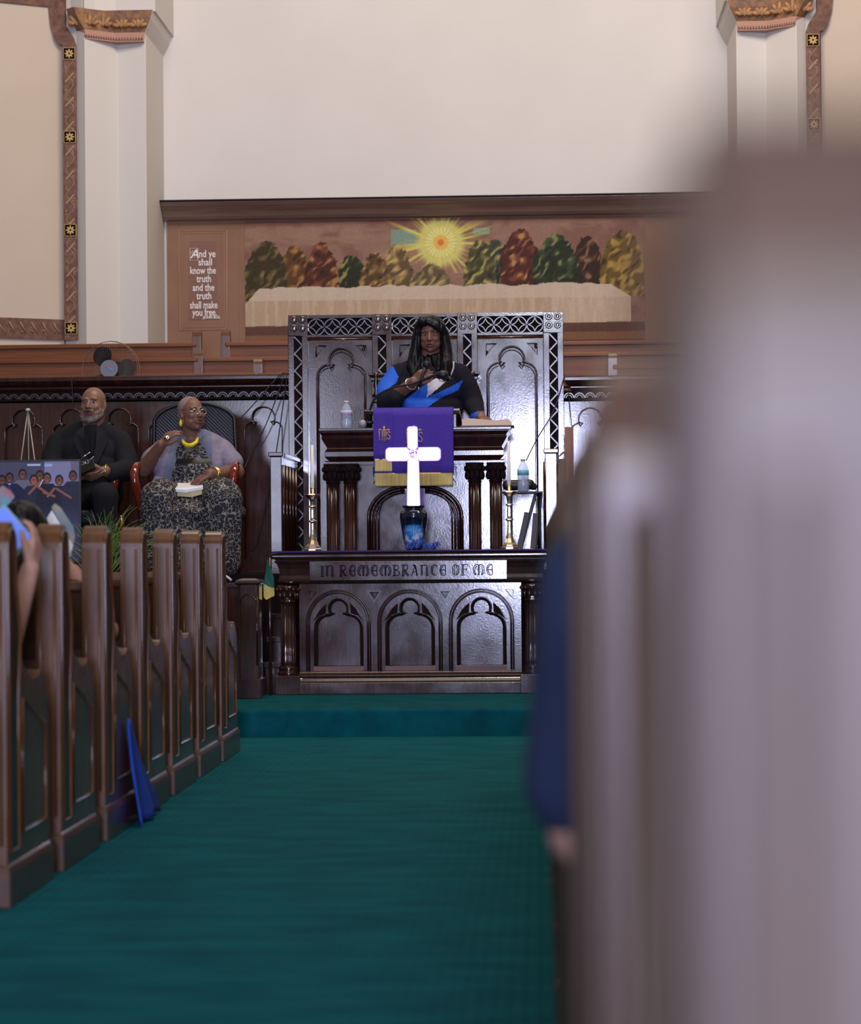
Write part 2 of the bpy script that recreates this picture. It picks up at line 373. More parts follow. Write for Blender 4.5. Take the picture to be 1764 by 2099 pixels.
for side, base in ((0, [(PX(166, 19.9), 19.92), (PX(182, 19.84), 19.84), (PX(247, 20.1), 20.0), (PX(303, 20.05), 20.0), (PX(303, 20.05), 21.04), (PX(166, 19.9), 21.04)]),):
    for sd, pl, lab in ((0, base, 'left'), (1, mirror(base), 'right')):
        t = thing('pilaster_capital', 'painted leaf capital on the %s white pilaster, gilt and maroon' % lab, 'capital', (pl[2][0], 20, zbot), 'capitals of the two pilasters')
        n = len(pl)
        prof = [(0, 0), (.006, .055), (.008, .075), (.035, .12), (.065, .18), (.082, .235), (.086, (ztop-zbot))]
        bb = B(); loops = [[(x, y, zbot+z) for x, y in offpl(pl, o, o*.8)] for o, z in prof]
        for i in range(len(prof)-1):
            bb.add(loops[i]+loops[i+1], [(k, (k+1) % n, (k+1) % n+n, k+n) for k in range(n)], 1 if i < 2 else 0)
            q_ = (3 if sd == 0 else 1)
            bb.mi[-n+q_] = 3
        bb.add(loops[-1], [tuple(range(n))], 2); bb.add(loops[0], [tuple(range(n))], 1)
        bb.build('leaf_band', [LEAF, PINKB, BORD, WHITE], t)
        fr = loops[4]
        for i in range(3) if sd == 0 else range(2, 5):
            p, q = (Vector(loops[3][i]), Vector(loops[3][(i+1) % n]))
            if abs((q-p).x) < .05: continue
            for f in ((.3, .75) if (q-p).length > .25 else (.5,)):
                c = p.lerp(q, f); lb = B()
                for a, rr in ((0, .075), (38, .06), (-38, .06), (75, .045), (-75, .045)):
                    lb.ell(c+Vector((math.sin(R(a))*.05, -.012, math.cos(R(a))*.045)), (.020, .012, rr*.75), rot=Matrix.Rotation(R(a), 3, 'Y'), nu=10, nv=8)
                lb.build('gilt_leaf', mat('leaf_gold', (.42, .21, .07), .5, col2=(.26, .12, .05), scale=(30, 30, 30)), t)
        # teeth of the pink band
        tb = B()
        for i in range(n-2):
            p, q = Vector(loops[0][i]), Vector(loops[0][i+1])
            if abs(q.x-p.x) < .04 or abs(q.y-p.y) > .5: continue
            k = max(2, int((q-p).length/.022)); u = (q-p)/k; 
            for j in range(k):
                a = p+u*j+Vector((0, -.009, .012)); tb.add([a, a+u*.9, a+u*.45+Vector((0, 0, .028))], [(0, 1, 2)])
        tb.build('tooth_pattern', BORD, t)
# impost above capital
for nm, s in (('trim_5', 0), ('trim_6', 1)):
    pl = offpl([(PX(150, 19.9), 19.94), (PX(172, 19.8), 19.86), (PX(247, 20.1), 20.02), (PX(326, 20.0), 19.98), (PX(326, 20.0), 21.05), (PX(150, 19.9), 21.05)], 0, 0)
    if s: pl = mirror(pl)
    bb = B(); bb.prism(pl, ztop, WH, plane='xy'); struct(bb.build(nm, WHITE))
# splayed side walls with stencilled borders
A0 = Vector((PX(133, 19.95), 19.97, 0)); A1 = A0+Vector((-3.0, -1.75, 0)); un = (A1-A0).normalized(); nn_ = Vector((un.y, -un.x, 0)); nn_ = nn_ if nn_.y < 0 else -nn_
def strip(bb, t0, t1, z0, z1, th, s, mi=0):
    q = [A0+un*t0+nn_*th, A0+un*t1+nn_*th, A0+un*t1, A0+un*t0]
    pts = [(p.x if not s else mx(p.x), p.y) for p in q]
    bb.prism(pts, z0, z1, mi, plane='xy')
def flower(bb, cx, y, cz, r, s=0, plane=None):
    for k in range(8):
        a = math.pi/4*k; bb.ell((cx+math.cos(a)*r*.55, y, cz+math.sin(a)*r*.55), (r*.40, .002, r*.17), mi=1, rot=Matrix.Rotation(-a, 3, 'Y'), nu=8, nv=6)
for s in (0, 1):
    bb = B(); strip(bb, -.02, 4.5, .8, WH, 0, s)
    q = [A0, A1, A1+Vector((0, .3, 0)), A0+Vector((0, 1.2, 0))]; pts = [(p.x if not s else mx(p.x), p.y) for p in q]
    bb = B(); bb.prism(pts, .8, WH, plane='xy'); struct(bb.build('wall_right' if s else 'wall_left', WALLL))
    t = thing('stencilled_border', 'maroon stencilled wall border with gold flowers beside the %s pilaster' % ('right' if s else 'left'), 'border', (A0.x if not s else mx(A0.x), 19.97, 2.5), 'stencilled borders of the side walls')
    bb = B()
    x0, x1 = PX(134, 19.90), PX(162, 19.90)
    if s: x0, x1 = mx(x1), mx(x0)
    yb = 19.90
    bb.box(x0, x1, yb, 19.96, PZ(697, 19.9, 150), PZ(92, 19.9, 150))
    # curl at the top, bulging outward
    z92, z0_ = PZ(92, 19.9, 150), PZ(-60, 19.9, 150)
    o = -1 if not s else 1; xo = x0 if not s else x1; xi = x1 if not s else x0
    pl = [(xi, z92), (xo, z92)]+[(xo+o*.115*math.sin(R(a)), z92+(z0_-z92)*(.55*(1-math.cos(R(a))))) for a in (15, 35, 60, 85)]+[(xo+o*.115, z0_), (xi+o*.09, z0_), (xi+o*.09, z92+.17), (xi+o*.02, z92+.06)]
    bb.prism(pl, yb, 19.96)
    bb.build('vertical_band', BORD, t)
    bb = B(); strip(bb, 0, 3.4, PZ(697, 19.9, 60), PZ(655, 19.9, 60), .02, s); bb.build('horizontal_band', BORD, t); bb = B(); strip(bb, .12, 3.4, PZ(14, 19.9, 100)+.0, PZ(-40, 19.9, 100), .02, s); bb.build('horizontal_band', BORD, t)
    # twisting ribbon and vine
    bb = B(); zz = np.linspace(PZ(690, 19.9, 150), z92-.02, 120); xm = (x0+x1)/2
    bb.tube([(xm+.032*math.sin(i*.62), yb-.001, z) for i, z in enumerate(zz)], .0035, 5)
    for i in range(0, 118, 5):
        z = zz[i]; sg = 1 if (i//5) % 2 else -1
        bb.add([(xm-.040, yb-.003, z), (xm-.030, yb-.003, z-.012), (xm+.040, yb-.003, z+.065), (xm+.030, yb-.003, z+.077)], [(0, 1, 2, 3)]) if (i//5) % 2 else None
        for q in range(4): bb.ell((xm+sg*.028+random.uniform(-.010, .010), yb, z+.02+random.uniform(-.02, .02)), (.006, .003, .006), nu=8, nv=6)
    bb.build('vine_pattern', BORDL, t)
    bb = B()
    for i in range(34):
        tt = .1+i*.095; z = PZ(674, 19.9, 60)
        p = A0+un*tt+nn_*.022; p2 = A0+un*(tt-.05)+nn_*.022; f_ = (lambda p: p.x if not s else mx(p.x))
        bb.tube([(f_(p), p.y, z+.045), (f_(p2), p2.y, z-.045)], [.009, .004], 6)
        for q in range(3): bb.ell((f_(p)+random.uniform(-.01, .02), p.y-.002, z-.03+random.uniform(-.012, .012)), (.006, .006, .006), nu=8, nv=6)
    bb.build('leaf_pattern', BORDL, t)
    for fy in (110, 281, 472, 673):
        zf = PZ(fy, 19.9, 148); bb = B(); r_ = .048
        bb.box(xm-r_, xm+r_, yb-.006, yb, zf-r_, zf+r_, 0)
        bb.tube([(xm-r_, yb-.007, zf-r_), (xm+r_, yb-.007, zf-r_), (xm+r_, yb-.007, zf+r_), (xm-r_, yb-.007, zf+r_)], .0035, 6, mi=1, closed=True)
        flower(bb, xm, yb-.008, zf, r_*.85); bb.build('gold_flower_square', [BLKW, GOLDP], t)
# ------------------------------------------------------------------ mural wall band
zc1, zc0 = PZ(415, 20.8, 350), PZ(445, 20.8, 350); MX0 = PX(345, 20.95); MX1 = mx(MX0)
t = thing('mural_cornice', 'long dark wooden cornice shelf above the painted wall band', 'cornice', (Xc, 20.9, zc0))
bb = B(); prof = [(20.98, zc0-.01), (20.90, zc0-.01), (20.87, zc0+.012), (20.84, zc0+.05), (20.80, zc0+.075), (20.79, zc0+.085), (20.77, zc0+.09), (20.75, zc0+.108), (20.74, zc1-.012), (20.74, zc1), (20.98, zc1)]
bb.prism(prof, MX0-.02, MX1+.02, plane='yz'); bb.build('molding', mat('cornice_wood', (.19, .115, .09), .32, coat=.5, col2=(.24, .15, .115), scale=(2, 30, 40), bump=.08, bscale=40, rvar=.06), t, bevel=.003)
bb = B(); bb.box(MX0-.04, MX1+.04, 20.73, 20.99, zc1-.006, zc1+.012); bb.build('top_board', BLKW, t)
zmb = PZ(705, 20.95, 400)-.4
t = thing('painted_wall_panel', 'brown painted wall band under the cornice framing the picture', 'wall panel', (Xc, 20.97, zmb))
bb = B(); bb.box(MX0, MX1, 20.965, 21.0, zmb, zc0); bb.build('brown_field', MUR, t)
bb = B()
def rect(bb, xa, xb, ya, yb_, r, Y=20.963, px=420):
    X0, X1 = PX(xa, Y), PX(xb, Y); Z0, Z1 = PZ(yb_, Y, px), PZ(ya, Y, px)
    bb.tube([(X0, Y, Z0), (X1, Y, Z0), (X1, Y, Z1), (X0, Y, Z1)], r, 6, closed=True)
rect(bb, 371, 468, 473, 676, .006); rect(bb, 376, 463, 478, 671, .003); rect(bb, 391, 449, 493, 655, .003); rect(bb, 494, 1329, 430, 720, .006, px=494); rect(bb, 499, 1324, 425, 730, .003, px=494)
bb.build('molding_lines', MURL, t)
bb = B(); X0, X1 = PX(391, 20.96), PX(449, 20.96); bb.box(X0, X1, 20.960, 20.965, PZ(655, 20.96, 420), PZ(493, 20.96, 420)); bb.build('inner_field', mat('mural_reddish', (.20, .10, .075), .75), t)
TW = mat('white_lettering', (.80, .74, .72), .7)
lines = [('nd ye', 428, 527, 'And ye'), ('shall', 424, 544, 0), ('know the', 419, 561, 0), ('truth', 421, 578, 0), ('and the', 420, 596, 0), ('truth', 421, 613, 0), ('shall make', 420, 632, 0), ('you free.', 422, 647, 0)]
wid = [34, 28, 53, 30, 45, 31, 57, 51]
for (s_, px_, py_, _), w_ in zip(lines, wid):
    o = text_mesh(s_, .088, PX(px_, 20.95), PZ(py_, 20.95, 420), 20.955, 'lettering', TW, t, bold=.0012, extr=.001)
    wx = max(v.co.x for v in o.data.vertices)-min(v.co.x for v in o.data.vertices); k = w_/5000*20.95/wx; cx = PX(px_, 20.95)-t.location.x
    for v in o.data.vertices: v.co.x = cx+(v.co.x-cx)*k
text_mesh('A', .11, PX(402, 20.95), PZ(529, 20.95, 402), 20.955, 'lettering', TW, t, bold=.001, extr=.001, shear=.25)
text_mesh('JOHN 8:32', .032, PX(436, 20.95), PZ(653, 20.95, 420), 20.955, 'lettering', TW, t, bold=.001, extr=.001)
bb = B(); rect(bb, 393, 409, 509, 534, .0025, Y=20.955, px=400)
for i in range(7):
    x_, z_ = PX(394+random.random()*13, 20.955), PZ(511+random.random()*20, 20.955, 400); bb.tube([(x_+.012*math.cos(a), 20.955, z_+.012*math.sin(a)) for a in np.linspace(0, 4.5, 7)], .0012, 4)
bb.build('initial_frame', TW, t)
# the picture: plain generic stand-in, a sunburst over autumn shrubs and a pale band
rng = np.random.RandomState(3)
def vnoise(x, y, seed=0):
    xi = np.floor(x).astype(int); yi = np.floor(y).astype(int); fx = x-xi; fy = y-yi; fx = fx*fx*(3-2*fx); fy = fy*fy*(3-2*fy)
    def h(a, b_): v = np.sin(a*127.1+b_*311.7+seed*74.7)*43758.5453; return v-np.floor(v)
    return (h(xi, yi)*(1-fx)+h(xi+1, yi)*fx)*(1-fy)+(h(xi, yi+1)*(1-fx)+h(xi+1, yi+1)*fx)*fy
def fbm(x, y, s=0): return (vnoise(x, y, s)+.5*vnoise(2*x, 2*y, s+1)+.25*vnoise(4*x, 4*y, s+2))/1.75
def mixc(c, col, a): return c*(1-a[..., None])+np.array(col, float)*a[..., None]
def pic(x, y):
    c = np.zeros(x.shape+(3,))+np.array((150, 112, 96.)); n = fbm(x/40, y/40, 5)
    c = mixc(c, (122, 84, 70), np.clip((n-.45)*3, 0, .7)); c = mixc(c, (160, 128, 104), np.clip((fbm(x/90, y/18, 9)-.5)*4, 0, .6))
    c = mixc(c, (112, 66, 52), np.clip((458-y+(x-900)**2/60000)/14, 0, .6))
    for a, b_, cc, d in ((803, 858, 470, 502), (972, 1005, 468, 481)):
        c = mixc(c, (128, 158, 142), ((x > a) & (x < b_) & (y > cc) & (y < d))*.9)
    sx, sy = 905, 497; dx, dy = x-sx, y-sy; r = np.hypot(dx, dy); th = np.arctan2(dy, dx)
    ray = (.5+.5*np.sin(th*19+2*np.sin(th*5)))**2*.7+(.5+.5*np.sin(th*41+1))**3*.5
    L = 52+62*(.5+.5*np.sin(th*13+1.3*np.sin(th*7)))
    c = mixc(c, (226, 214, 96), np.clip(ray*np.clip((L*1.15-r)/L, 0, 1)*1.9, 0, .95)*(y < 560))
    c = mixc(c, (220, 214, 120), np.clip((54-r)/14, 0, .9)); c = mixc(c, (244, 236, 150), np.clip((33-r)/6, 0, .8)*(np.sin(th*24) > -.4)); c = mixc(c, (236, 190, 90), np.clip((17-r)/3, 0, 1)); c = mixc(c, (226, 120, 60), np.clip((8-r)/3, 0, 1))
    cols = [(92, 76, 46), (140, 92, 50), (118, 62, 44), (58, 66, 44), (132, 98, 60), (150, 120, 80), (150, 128, 88), (104, 100, 62), (70, 72, 60), (120, 60, 48), (58, 70, 46), (84, 52, 44), (164, 128, 60)]
    xs_ = [545, 605, 660, 722, 770, 815, 885, 985, 1015, 1068, 1140, 1205, 1275]; tops = [488, 498, 492, 520, 512, 498, 540, 492, 490, 470, 482, 486, 476]; ws = [44, 36, 36, 42, 34, 34, 52, 34, 34, 42, 48, 34, 46]
    for k in (5, 1, 8, 3, 11, 6, 0, 12, 2, 9, 4, 7, 10):
        cx, tp, w_, col = xs_[k], tops[k], ws[k], cols[k]
        wob = (fbm(x/9, y/9, k)-.5)*9+(vnoise(x/4, y/4, k+20)-.5)*5
        hgt = np.clip((y-tp+wob)/100, 0, 1); half = w_*np.sqrt(np.clip(hgt*1.7, 0, 1))
        mk = np.clip((half-np.abs(x-cx)+wob*.6)/2, 0, 1)*(y > tp+wob)*(y < 612)
        c = mixc(c, np.array(col)*.66, mk)
        st = vnoise((x+y*.8)/7+3*fbm(x/22, y/22, k), (y-x*.5)/16, k+3)
        c = mixc(c, np.array(col)*1.05+6, mk*np.clip((st-.45)*4, 0, .9))
        c = mixc(c, (212, 190, 96), mk*np.clip((st-.72)*5, 0, .7)*np.clip(1.25-np.abs(cx-905)/420, 0, 1))
        c = mixc(c, (48, 34, 28), mk*np.clip((.22-st)*6, 0, .8))
    top = 585+(fbm(x/25, y*0, 4)-.5)*10; bd = (y > top)*(x > 508+(612-y)*.9)*(x < 1292-np.clip(612-y, 0, 40)*1.6)*(y < 664+(fbm(x/60, x*0, 2)-.5)*6)
    c = mixc(c, (212, 190, 168), bd*.96); c = mixc(c, (184, 154, 124), bd*(y > 613)*.75*np.clip((x*0+1)-(x > 1130)*.5, 0, 1)); c = mixc(c, (214, 194, 172), bd*np.clip((fbm(x/7, y/60, 3)-.5)*3, 0, .5))
    fl = (y > 664)*(1-bd); c = mixc(c, (84, 52, 44), fl*(y < 684)*.8); c = mixc(c, (128, 84, 58), fl*(y >= 684)*.8)
    return c*.88+6+(fbm(x/2.5, y/2.5, 8)[..., None]-.5)*16
PAINT = vcol_mat('mural_picture_paint', .7)
o, _ = painting('wall_picture', 502, 1321, 447, 700, 20.955, 560, 176, pic, PAINT)
tag(o, 'wide painted wall picture of a yellow sunburst over shrubs and a pale band', 'mural')
# ------------------------------------------------------------------ choir loft
b = B(); b.box(-8, 6, 17.32, 18.05, .8, 1.42); b.box(-8, 6, 18.05, 18.75, .8, 1.60); b.box(-8, 6, 18.75, 21.0, .8, 1.75); struct(b.build('trim_7', LOFT))
def rail_pew(x0, x1, Y, py, px, label, ends=(0, 1), endh=.10, floor=1.5, depth=.42):
    z = PZ(py, Y, px); t = thing('choir_pew', label, 'pew', ((x0+x1)/2, Y, floor), 'choir loft pews')
    bb = B(); bb.box(x0, x1, Y, Y+.035, floor, z-.03); bb.build('backrest', LOFT, t, bevel=.004)
    bb = B(); bb.box(x0, x1, Y-.02, Y+.06, z-.035, z); bb.build('top_rail', LOFT, t, bevel=.008)
    bb = B(); bb.box(x0, x1, Y-.36, Y, z-.52, z-.48); bb.build('seat', LOFT, t, bevel=.008)
    for e in ends:
        xe = x1 if e else x0
        pl = [(Y-.38, floor), (Y+.09, floor), (Y+.09, z+endh-.05)]+arc(Y+.04, z+endh-.05, .05, 0, 180, 8)+[(Y-.01, z-.20), (Y-.30, z-.25), (Y-.38, z-.30)]
        bb = B(); bb.prism(pl, xe-.035, xe+.035, plane='yz'); bb.build('end_panel', PEW, t, bevel=.012)
    return t
rail_pew(-7, PX(405, 19.2), 19.2, 705, 200, 'back choir pew on the left, ending in a rounded end left of the scripture panel', ends=(1,), floor=1.75)
rail_pew(PX(464, 19.1), PX(800, 19.1), 19.1, 701, 500, 'back choir pew on the left directly below the picture, behind the carved screen', ends=(0,), floor=1.75)
rail_pew(-7, PX(408, 18.5), 18.5, 735, 200, 'middle choir pew on the left rising above the standing fan', ends=(1,), floor=1.6, endh=.06)
rail_pew(PX(416, 18.6), PX(700, 18.6), 18.6, 732, 500, 'middle choir pew on the left touching the carved screen', ends=(), floor=1.6)
rail_pew(PX(530, 18.1), PX(700, 18.1), 18.1, 765, 560, 'short front choir pew left of the carved screen', ends=(0,), floor=1.60, endh=.12)
rail_pew(-7, PX(522, 17.95), 17.95, 768, 200, 'front choir pew on the left just above the panelled parapet', ends=(), floor=1.42)
rail_pew(PX(1050, 19.2), 5.2, 19.2, 699, 1200, 'back choir pew on the right below the picture end', ends=(), floor=1.75)
rail_pew(PX(1050, 18.6), 5.2, 18.6, 722, 1200, 'middle choir pew on the right beside the carved screen', ends=(), floor=1.6)
rail_pew(PX(1258, 18.1), 5.2, 18.1, 748, 1260, 'front choir pew on the right with a small rounded arm', ends=(0,), floor=1.42, endh=.10)
# ------------------------------------------------------------------ parapet wainscot (left and right of the screen)
def scallops(bb, x0, x1, y, z, r, mi=0):
    n = int((x1-x0)/(2.15*r))
    for i in range(n):
        cx = x0+(i+.5)*(x1-x0)/n; ribbon(bb, arc(cx, z, r, 180, 0, 8), y, r*.22, 1); ribbon(bb, arc(cx, z, r*.60, 180, 0, 6), y, r*.14, 1)
        bb.ell((cx, y, z+r*.15), (r*.28, r*.2, r*.28), mi, nu=8, nv=6)
def wains(name, label, x0, x1, cxs, Y=17.1, pxr=300):
    x0 = min([x0]+[c-.17 for c in cxs]); x1 = max([x1]+[c+.17 for c in cxs]); zt = PZ(771, Y, pxr); t = thing(name, label, 'panelling', ((x0+x1)/2, Y, PLAT), 'choir parapet panelling')
    bb = B(); bb.molding([(0, zt-.105), (.02, zt-.10), (.035, zt-.085), (.035, zt-.07), (.06, zt-.055), (.075, zt-.03), (.075, zt-.012), (.065, zt), (0, zt)], x0+.08, x1-.0, Y+.03, Y+.16); bb.build('cap_rail', DK, t, bevel=.004)
    f1, f0 = PZ(796, Y, pxr), PZ(817, Y, pxr)
    bb = B(); bb.box(x0, x1, Y+.02, Y+.12, f0-.02, zt-.10); bb.tube([(x0, Y+.015, f0-.004), (x1, Y+.015, f0-.004)], .008, 6); bb.tube([(x0, Y+.015, f1+.010), (x1, Y+.015, f1+.010)], .007, 6); scallops(bb, x0, x1, Y+.015, f0+.006, .034); bb.build('frieze', [BLKW, RIDGE], t)
    holes = []; S = Y/5000
    for cx in cxs:
        holes.append(trefoil(cx, PLAT+.1, PZ(836, Y, pxr), 39*S, 24*S, PZ(866, Y, pxr)))
    bb = B(); bb.holed([(x0, PLAT), (x1, PLAT), (x1, f0-.01), (x0, f0-.01)], holes, Y+.02, Y+.055, 0, 1)
    for h in holes: bb.tube(line3(h, Y+.018), .0055, 6)
    bb.build('panel_frame', [DKP, BLKW], t)
    bb = B(); bb.box(x0, x1, Y+.055, Y+.09, PLAT, f0-.01); bb.build('recessed_panel', DKP, t)
SX0, SX1 = PX(594, 17.0), PX(1157, 17.0)
cxs = [PX(540-98.4*k, 17.1) for k in range(11)]
wains('parapet_panelling', 'dark carved parapet panelling left of the big screen, with trefoil arches', PX(0, 17.1), SX0, cxs)
wains('parapet_panelling', 'dark carved parapet panelling right of the big screen', SX1, 2.4, [PX(1211+98.4*k, 17.1) for k in range(3)], pxr=1180)
# ------------------------------------------------------------------ great carved screen behind the pulpit
YS = 17.0
zS = lambda py, px=875: PZ(py, YS, px)
t = thing('carved_screen', 'tall carved dark wood screen of three arched bays standing behind the pulpit', 'screen', ((SX0+SX1)/2, YS, PLAT))
top = zS(640, 1137)
px2 = lambda p, Y=YS: PX(p, Y)
def zig(bb, x0, x1, z0, z1, y, r=.006, step=.125):
    n = max(2, int(round((z1-z0)/step))); h = (z1-z0)/n
    for i in range(n):
        za = z0+i*h; ribbon(bb, [(x0, za), (x1, za+h/2)], y-.006, r*1.6, 2); ribbon(bb, [(x1, za+h/2), (x0, za+h)], y-.006, r*1.6, 2)
for (a, b_, lab) in ((594, 634, 0), (766, 806, 1), (940, 981, 1), (1116, 1157, 0)):
    x0, x1 = px2(a), px2(b_); ch0, ch1 = x0+(x1-x0)*.30, x0+(x1-x0)*.70
    bb = B(); zc_ = zS(686)
    bb.box(x0, ch0, YS-.04, YS+.06, PLAT, zc_); bb.box(ch1, x1, YS-.04, YS+.06, PLAT, zc_); bb.box(ch0, ch1, YS+.0, YS+.06, PLAT, zc_)
    bb.box(x0, x1, YS-.04, YS+.06, zc_, top)
    bb.build('post', DKP, t, bevel=.003)
    bb = B(); zig(bb, ch0, ch1, PLAT+.1, zc_-.005, YS-.004, .0055, .12)
    bb.add([(ch0, YS-.0005, PLAT), (ch1, YS-.0005, PLAT), (ch1, YS-.0005, zc_), (ch0, YS-.0005, zc_)], [(0, 1, 2, 3)], 1)
    n = int(round((zc_-.005-PLAT-.1)/.12)); h = (zc_-.005-PLAT-.1)/n
    bb.build('zigzag_channel', [DK, BLKW, RIDGE], t)
    bb = B(); cx = (x0+x1)/2
    for u in (-1, 1):
        for v in (-1, 1):
            bb.ell((cx+u*.030, YS-.045, top-.062+v*.030), (.026, .007, .026), nu=10, nv=8)
            ribbon(bb, arc(cx+u*.030, top-.062+v*.030, .018, 0, 340, 12), YS-.052, .006, 0, True)
    bb.build('rosette_block', DKP, t)
bays = [(634, 766), (806, 940), (981, 1116)]
for bi, (a, b_) in enumerate(bays):
    x0, x1 = px2(a), px2(b_); zf1, zf0 = zS(650), zS(685)
    bb = B(); bb.box(x0, x1, YS+.03, YS+.06, zf0-.02, zf1+.02); bb.box(x0, x1, YS-.02, YS+.05, zf1, zf1+.022, 1); bb.box(x0, x1, YS-.025, YS+.05, zf0-.014, zf0+.002, 1)
    bb.tube([(x0, YS-.03, zf0-.03), (x1, YS-.03, zf0-.03)], .009, 6, 1)
    n = 4; r = (zf1-zf0)/2*.95; w_ = (x1-x0)/n
    for i in range(n):
        cx = x0+(i+.5)*w_; cz = (zf0+zf1)/2
        ribbon(bb, arc(cx, cz, r, 0, 342, 19), YS+.01, .007, 2, True)
        for q in range(4):
            a0 = 45+90*q; c_ = (cx+r*math.sqrt(2)*math.cos(R(a0))*1.0, cz+r*math.sqrt(2)*math.sin(R(a0)))
            ribbon(bb, arc(c_[0], c_[1], r, a0+180-45, a0+180+45, 8), YS+.008, .006, 2)
    bb.build('pierced_frieze', [BLKW, DKP, RIDGE], t)
    zt_ = zf0-.04; zb_ = PLAT
    xa, xb = (650, 752) if bi == 0 else ((822, 924) if bi == 1 else (999, 1103)); hw = (px2(xb)-px2(xa))/2; cx = (px2(xa)+px2(xb))/2
    tre = trefoil(cx, zb_+.05, zS(712), hw-.004, hw*.50, zS(744))
    # spandrel pockets
    sp = []
    for sgn in (-1, 1):
        ex = cx+sgn*(hw+.002); zt2 = zS(706)
        pk = [(ex, zt2), (ex-sgn*.075, zt2), (ex-sgn*.045, zt2-.022), (ex-sgn*.018, zt2-.055), (ex, zt2-.085)]
        sp.append(pk if sgn > 0 else pk[::-1])
    bb = B(); bb.holed([(x0, zb_), (x1, zb_), (x1, zt_), (x0, zt_)], [tre]+sp, YS+.0, YS+.045, 0, 1)
    bb.build('arched_frame', [DKP, BLKW], t)
    bb = B(); ribbon(bb, tre, YS-.003, .008); bb.tube(line3(tre, YS-.001), .0065, 6); bb.tube([(p[0]*.93+cx*.07, YS+.018, p[1]*.985+zb_*.015) for p in tre], .004, 5)
    for pk in sp:
        bb.tube(line3(pk, YS-.001), .003, 5, closed=True); mx_ = sum(p[0] for p in pk[:3])/3; mz_ = sum(p[1] for p in pk[:3])/3-.01
        for q in range(4): bb.ell((pk[0][0]*.7+mx_*.3+random.uniform(-.012, .012), YS+.02, mz_+random.uniform(-.014, .008)), (.010, .008, .010), nu=8, nv=6)
    bb.build('tracery', DK, t)
    bb = B(); bb.box(x0, x1, YS+.03, YS+.06, zb_, zt_); bb.build('bay_panel', DKP, t)
# ------------------------------------------------------------------ throne back behind the speaker
YT = 16.86
t = thing('pulpit_bench', 'high-backed carved bench with stepped cornice, behind the standing speaker', 'bench', (PX(872, YT), YT, PLAT))
x0, x1 = PX(768, YT), PX(976, YT); za, zb = PZ(835, YT, 870), PZ(765, YT, 870)
bb = B(); bb.molding([(0, PLAT), (0, za+.03), (.004, za+.04), (.004, za+.07), (.012, za+.09), (.012, zb-.06), (.02, zb-.05), (.02, zb-.03), (.034, zb-.015), (.034, zb), (0, zb)], x0, x1, YT-.05, YT+.10); bb.build('cornice_back', DK, t, bevel=.003)
bb = B(); bb.box(x0, x1, YT-.28, YT-.055, PLAT+.40, PLAT+.46); bb.build('seat', DK, t, bevel=.01)
for xx in (x0, x1-.05):
    bb = B(); bb.box(xx, xx+.05, YT-.28, YT-.055, PLAT, PLAT+.40); bb.build('side_support', DK, t, bevel=.004)
for xx in (x0+.02, x1-.02):
    bb = B(); bb.lathe([(.012, 0), (.020, .02), (.010, .05), (.022, .08), (.012, .12), (.020, .15), (.020, .17)], (xx, YT-.075, PZ(815, YT, 870)), 14); bb.build('turned_baluster', DK, t)
# ------------------------------------------------------------------ pulpit enclosure side panels
YP0, YP1 = 15.75, 16.85
for a, b_, lab, s in ((554, 577, 'left', 0), (1118, 1141, 'right', 1)):
    x0, x1 = PX(a, YP0), PX(b_, YP0); zt = PZ(936 if not s else 929, YP0, (a+b_)/2)
    t = thing('pulpit_side_wing', 'dark panelled wing post closing the %s side of the pulpit platform' % lab, 'panel', ((x0+x1)/2, YP0, PLAT), 'pulpit side wings')
    bb = B(); bb.box(x0, x1, YP0, YP0+.07, PLAT, zt); bb.build('post', DKP, t, bevel=.004)
    bb = B(); bb.box(x0-.012, x1+.012, YP0-.015, YP0+.09, zt, zt+.03); bb.box(x0-.005, x1+.015, YP0+.09, YP1, zt, zt+.028); bb.build('cap', DK, t, bevel=.006)
    bb = B(); bb.box(x0+.005, x1-.005, YP0+.07, YP1, PLAT, zt); 
    for q in range(5): bb.tube([(x1+.0 if not s else x0, YP0+.12+q*.2, PLAT+.1), (x1 if not s else x0, YP0+.12+q*.2, zt-.05)], .014, 6)
    bb.build('side_panel', DK, t)
# ------------------------------------------------------------------ pulpit
YQ = 15.9
qx = lambda p: PX(p, YQ, 980); qz = lambda py, px=850: PZ(py, YQ, px)
t = thing('pulpit', 'wide carved dark pulpit with paired fluted columns, draped with a purple banner', 'pulpit', (qx(850), YQ, PLAT))
x0, x1 = qx(664), qx(1038)
bb = B(); bb.box(qx(657), qx(1050), YQ-.16, YQ+.52, qz(885), qz(878)); bb.build('top_slab', DK, t, bevel=.006)
bb = B(); zz = [qz(p) for p in (946, 940, 936, 926, 918, 905, 898, 894, 888, 885)]; of = [-.02, 0, .012, .012, -.004, .020, .032, .026, .040, .045]
bb.molding(list(zip(of, zz)), qx(672), qx(1030), YQ-.09, YQ+.45); bb.build('cornice', DK, t, bevel=.003)
bb = B(); bb.molding([(0, qz(952)), (0, qz(946)), (.01, qz(944))], qx(670), qx(1032), YQ-.07, YQ+.4); bb.build('architrave', DK, t)
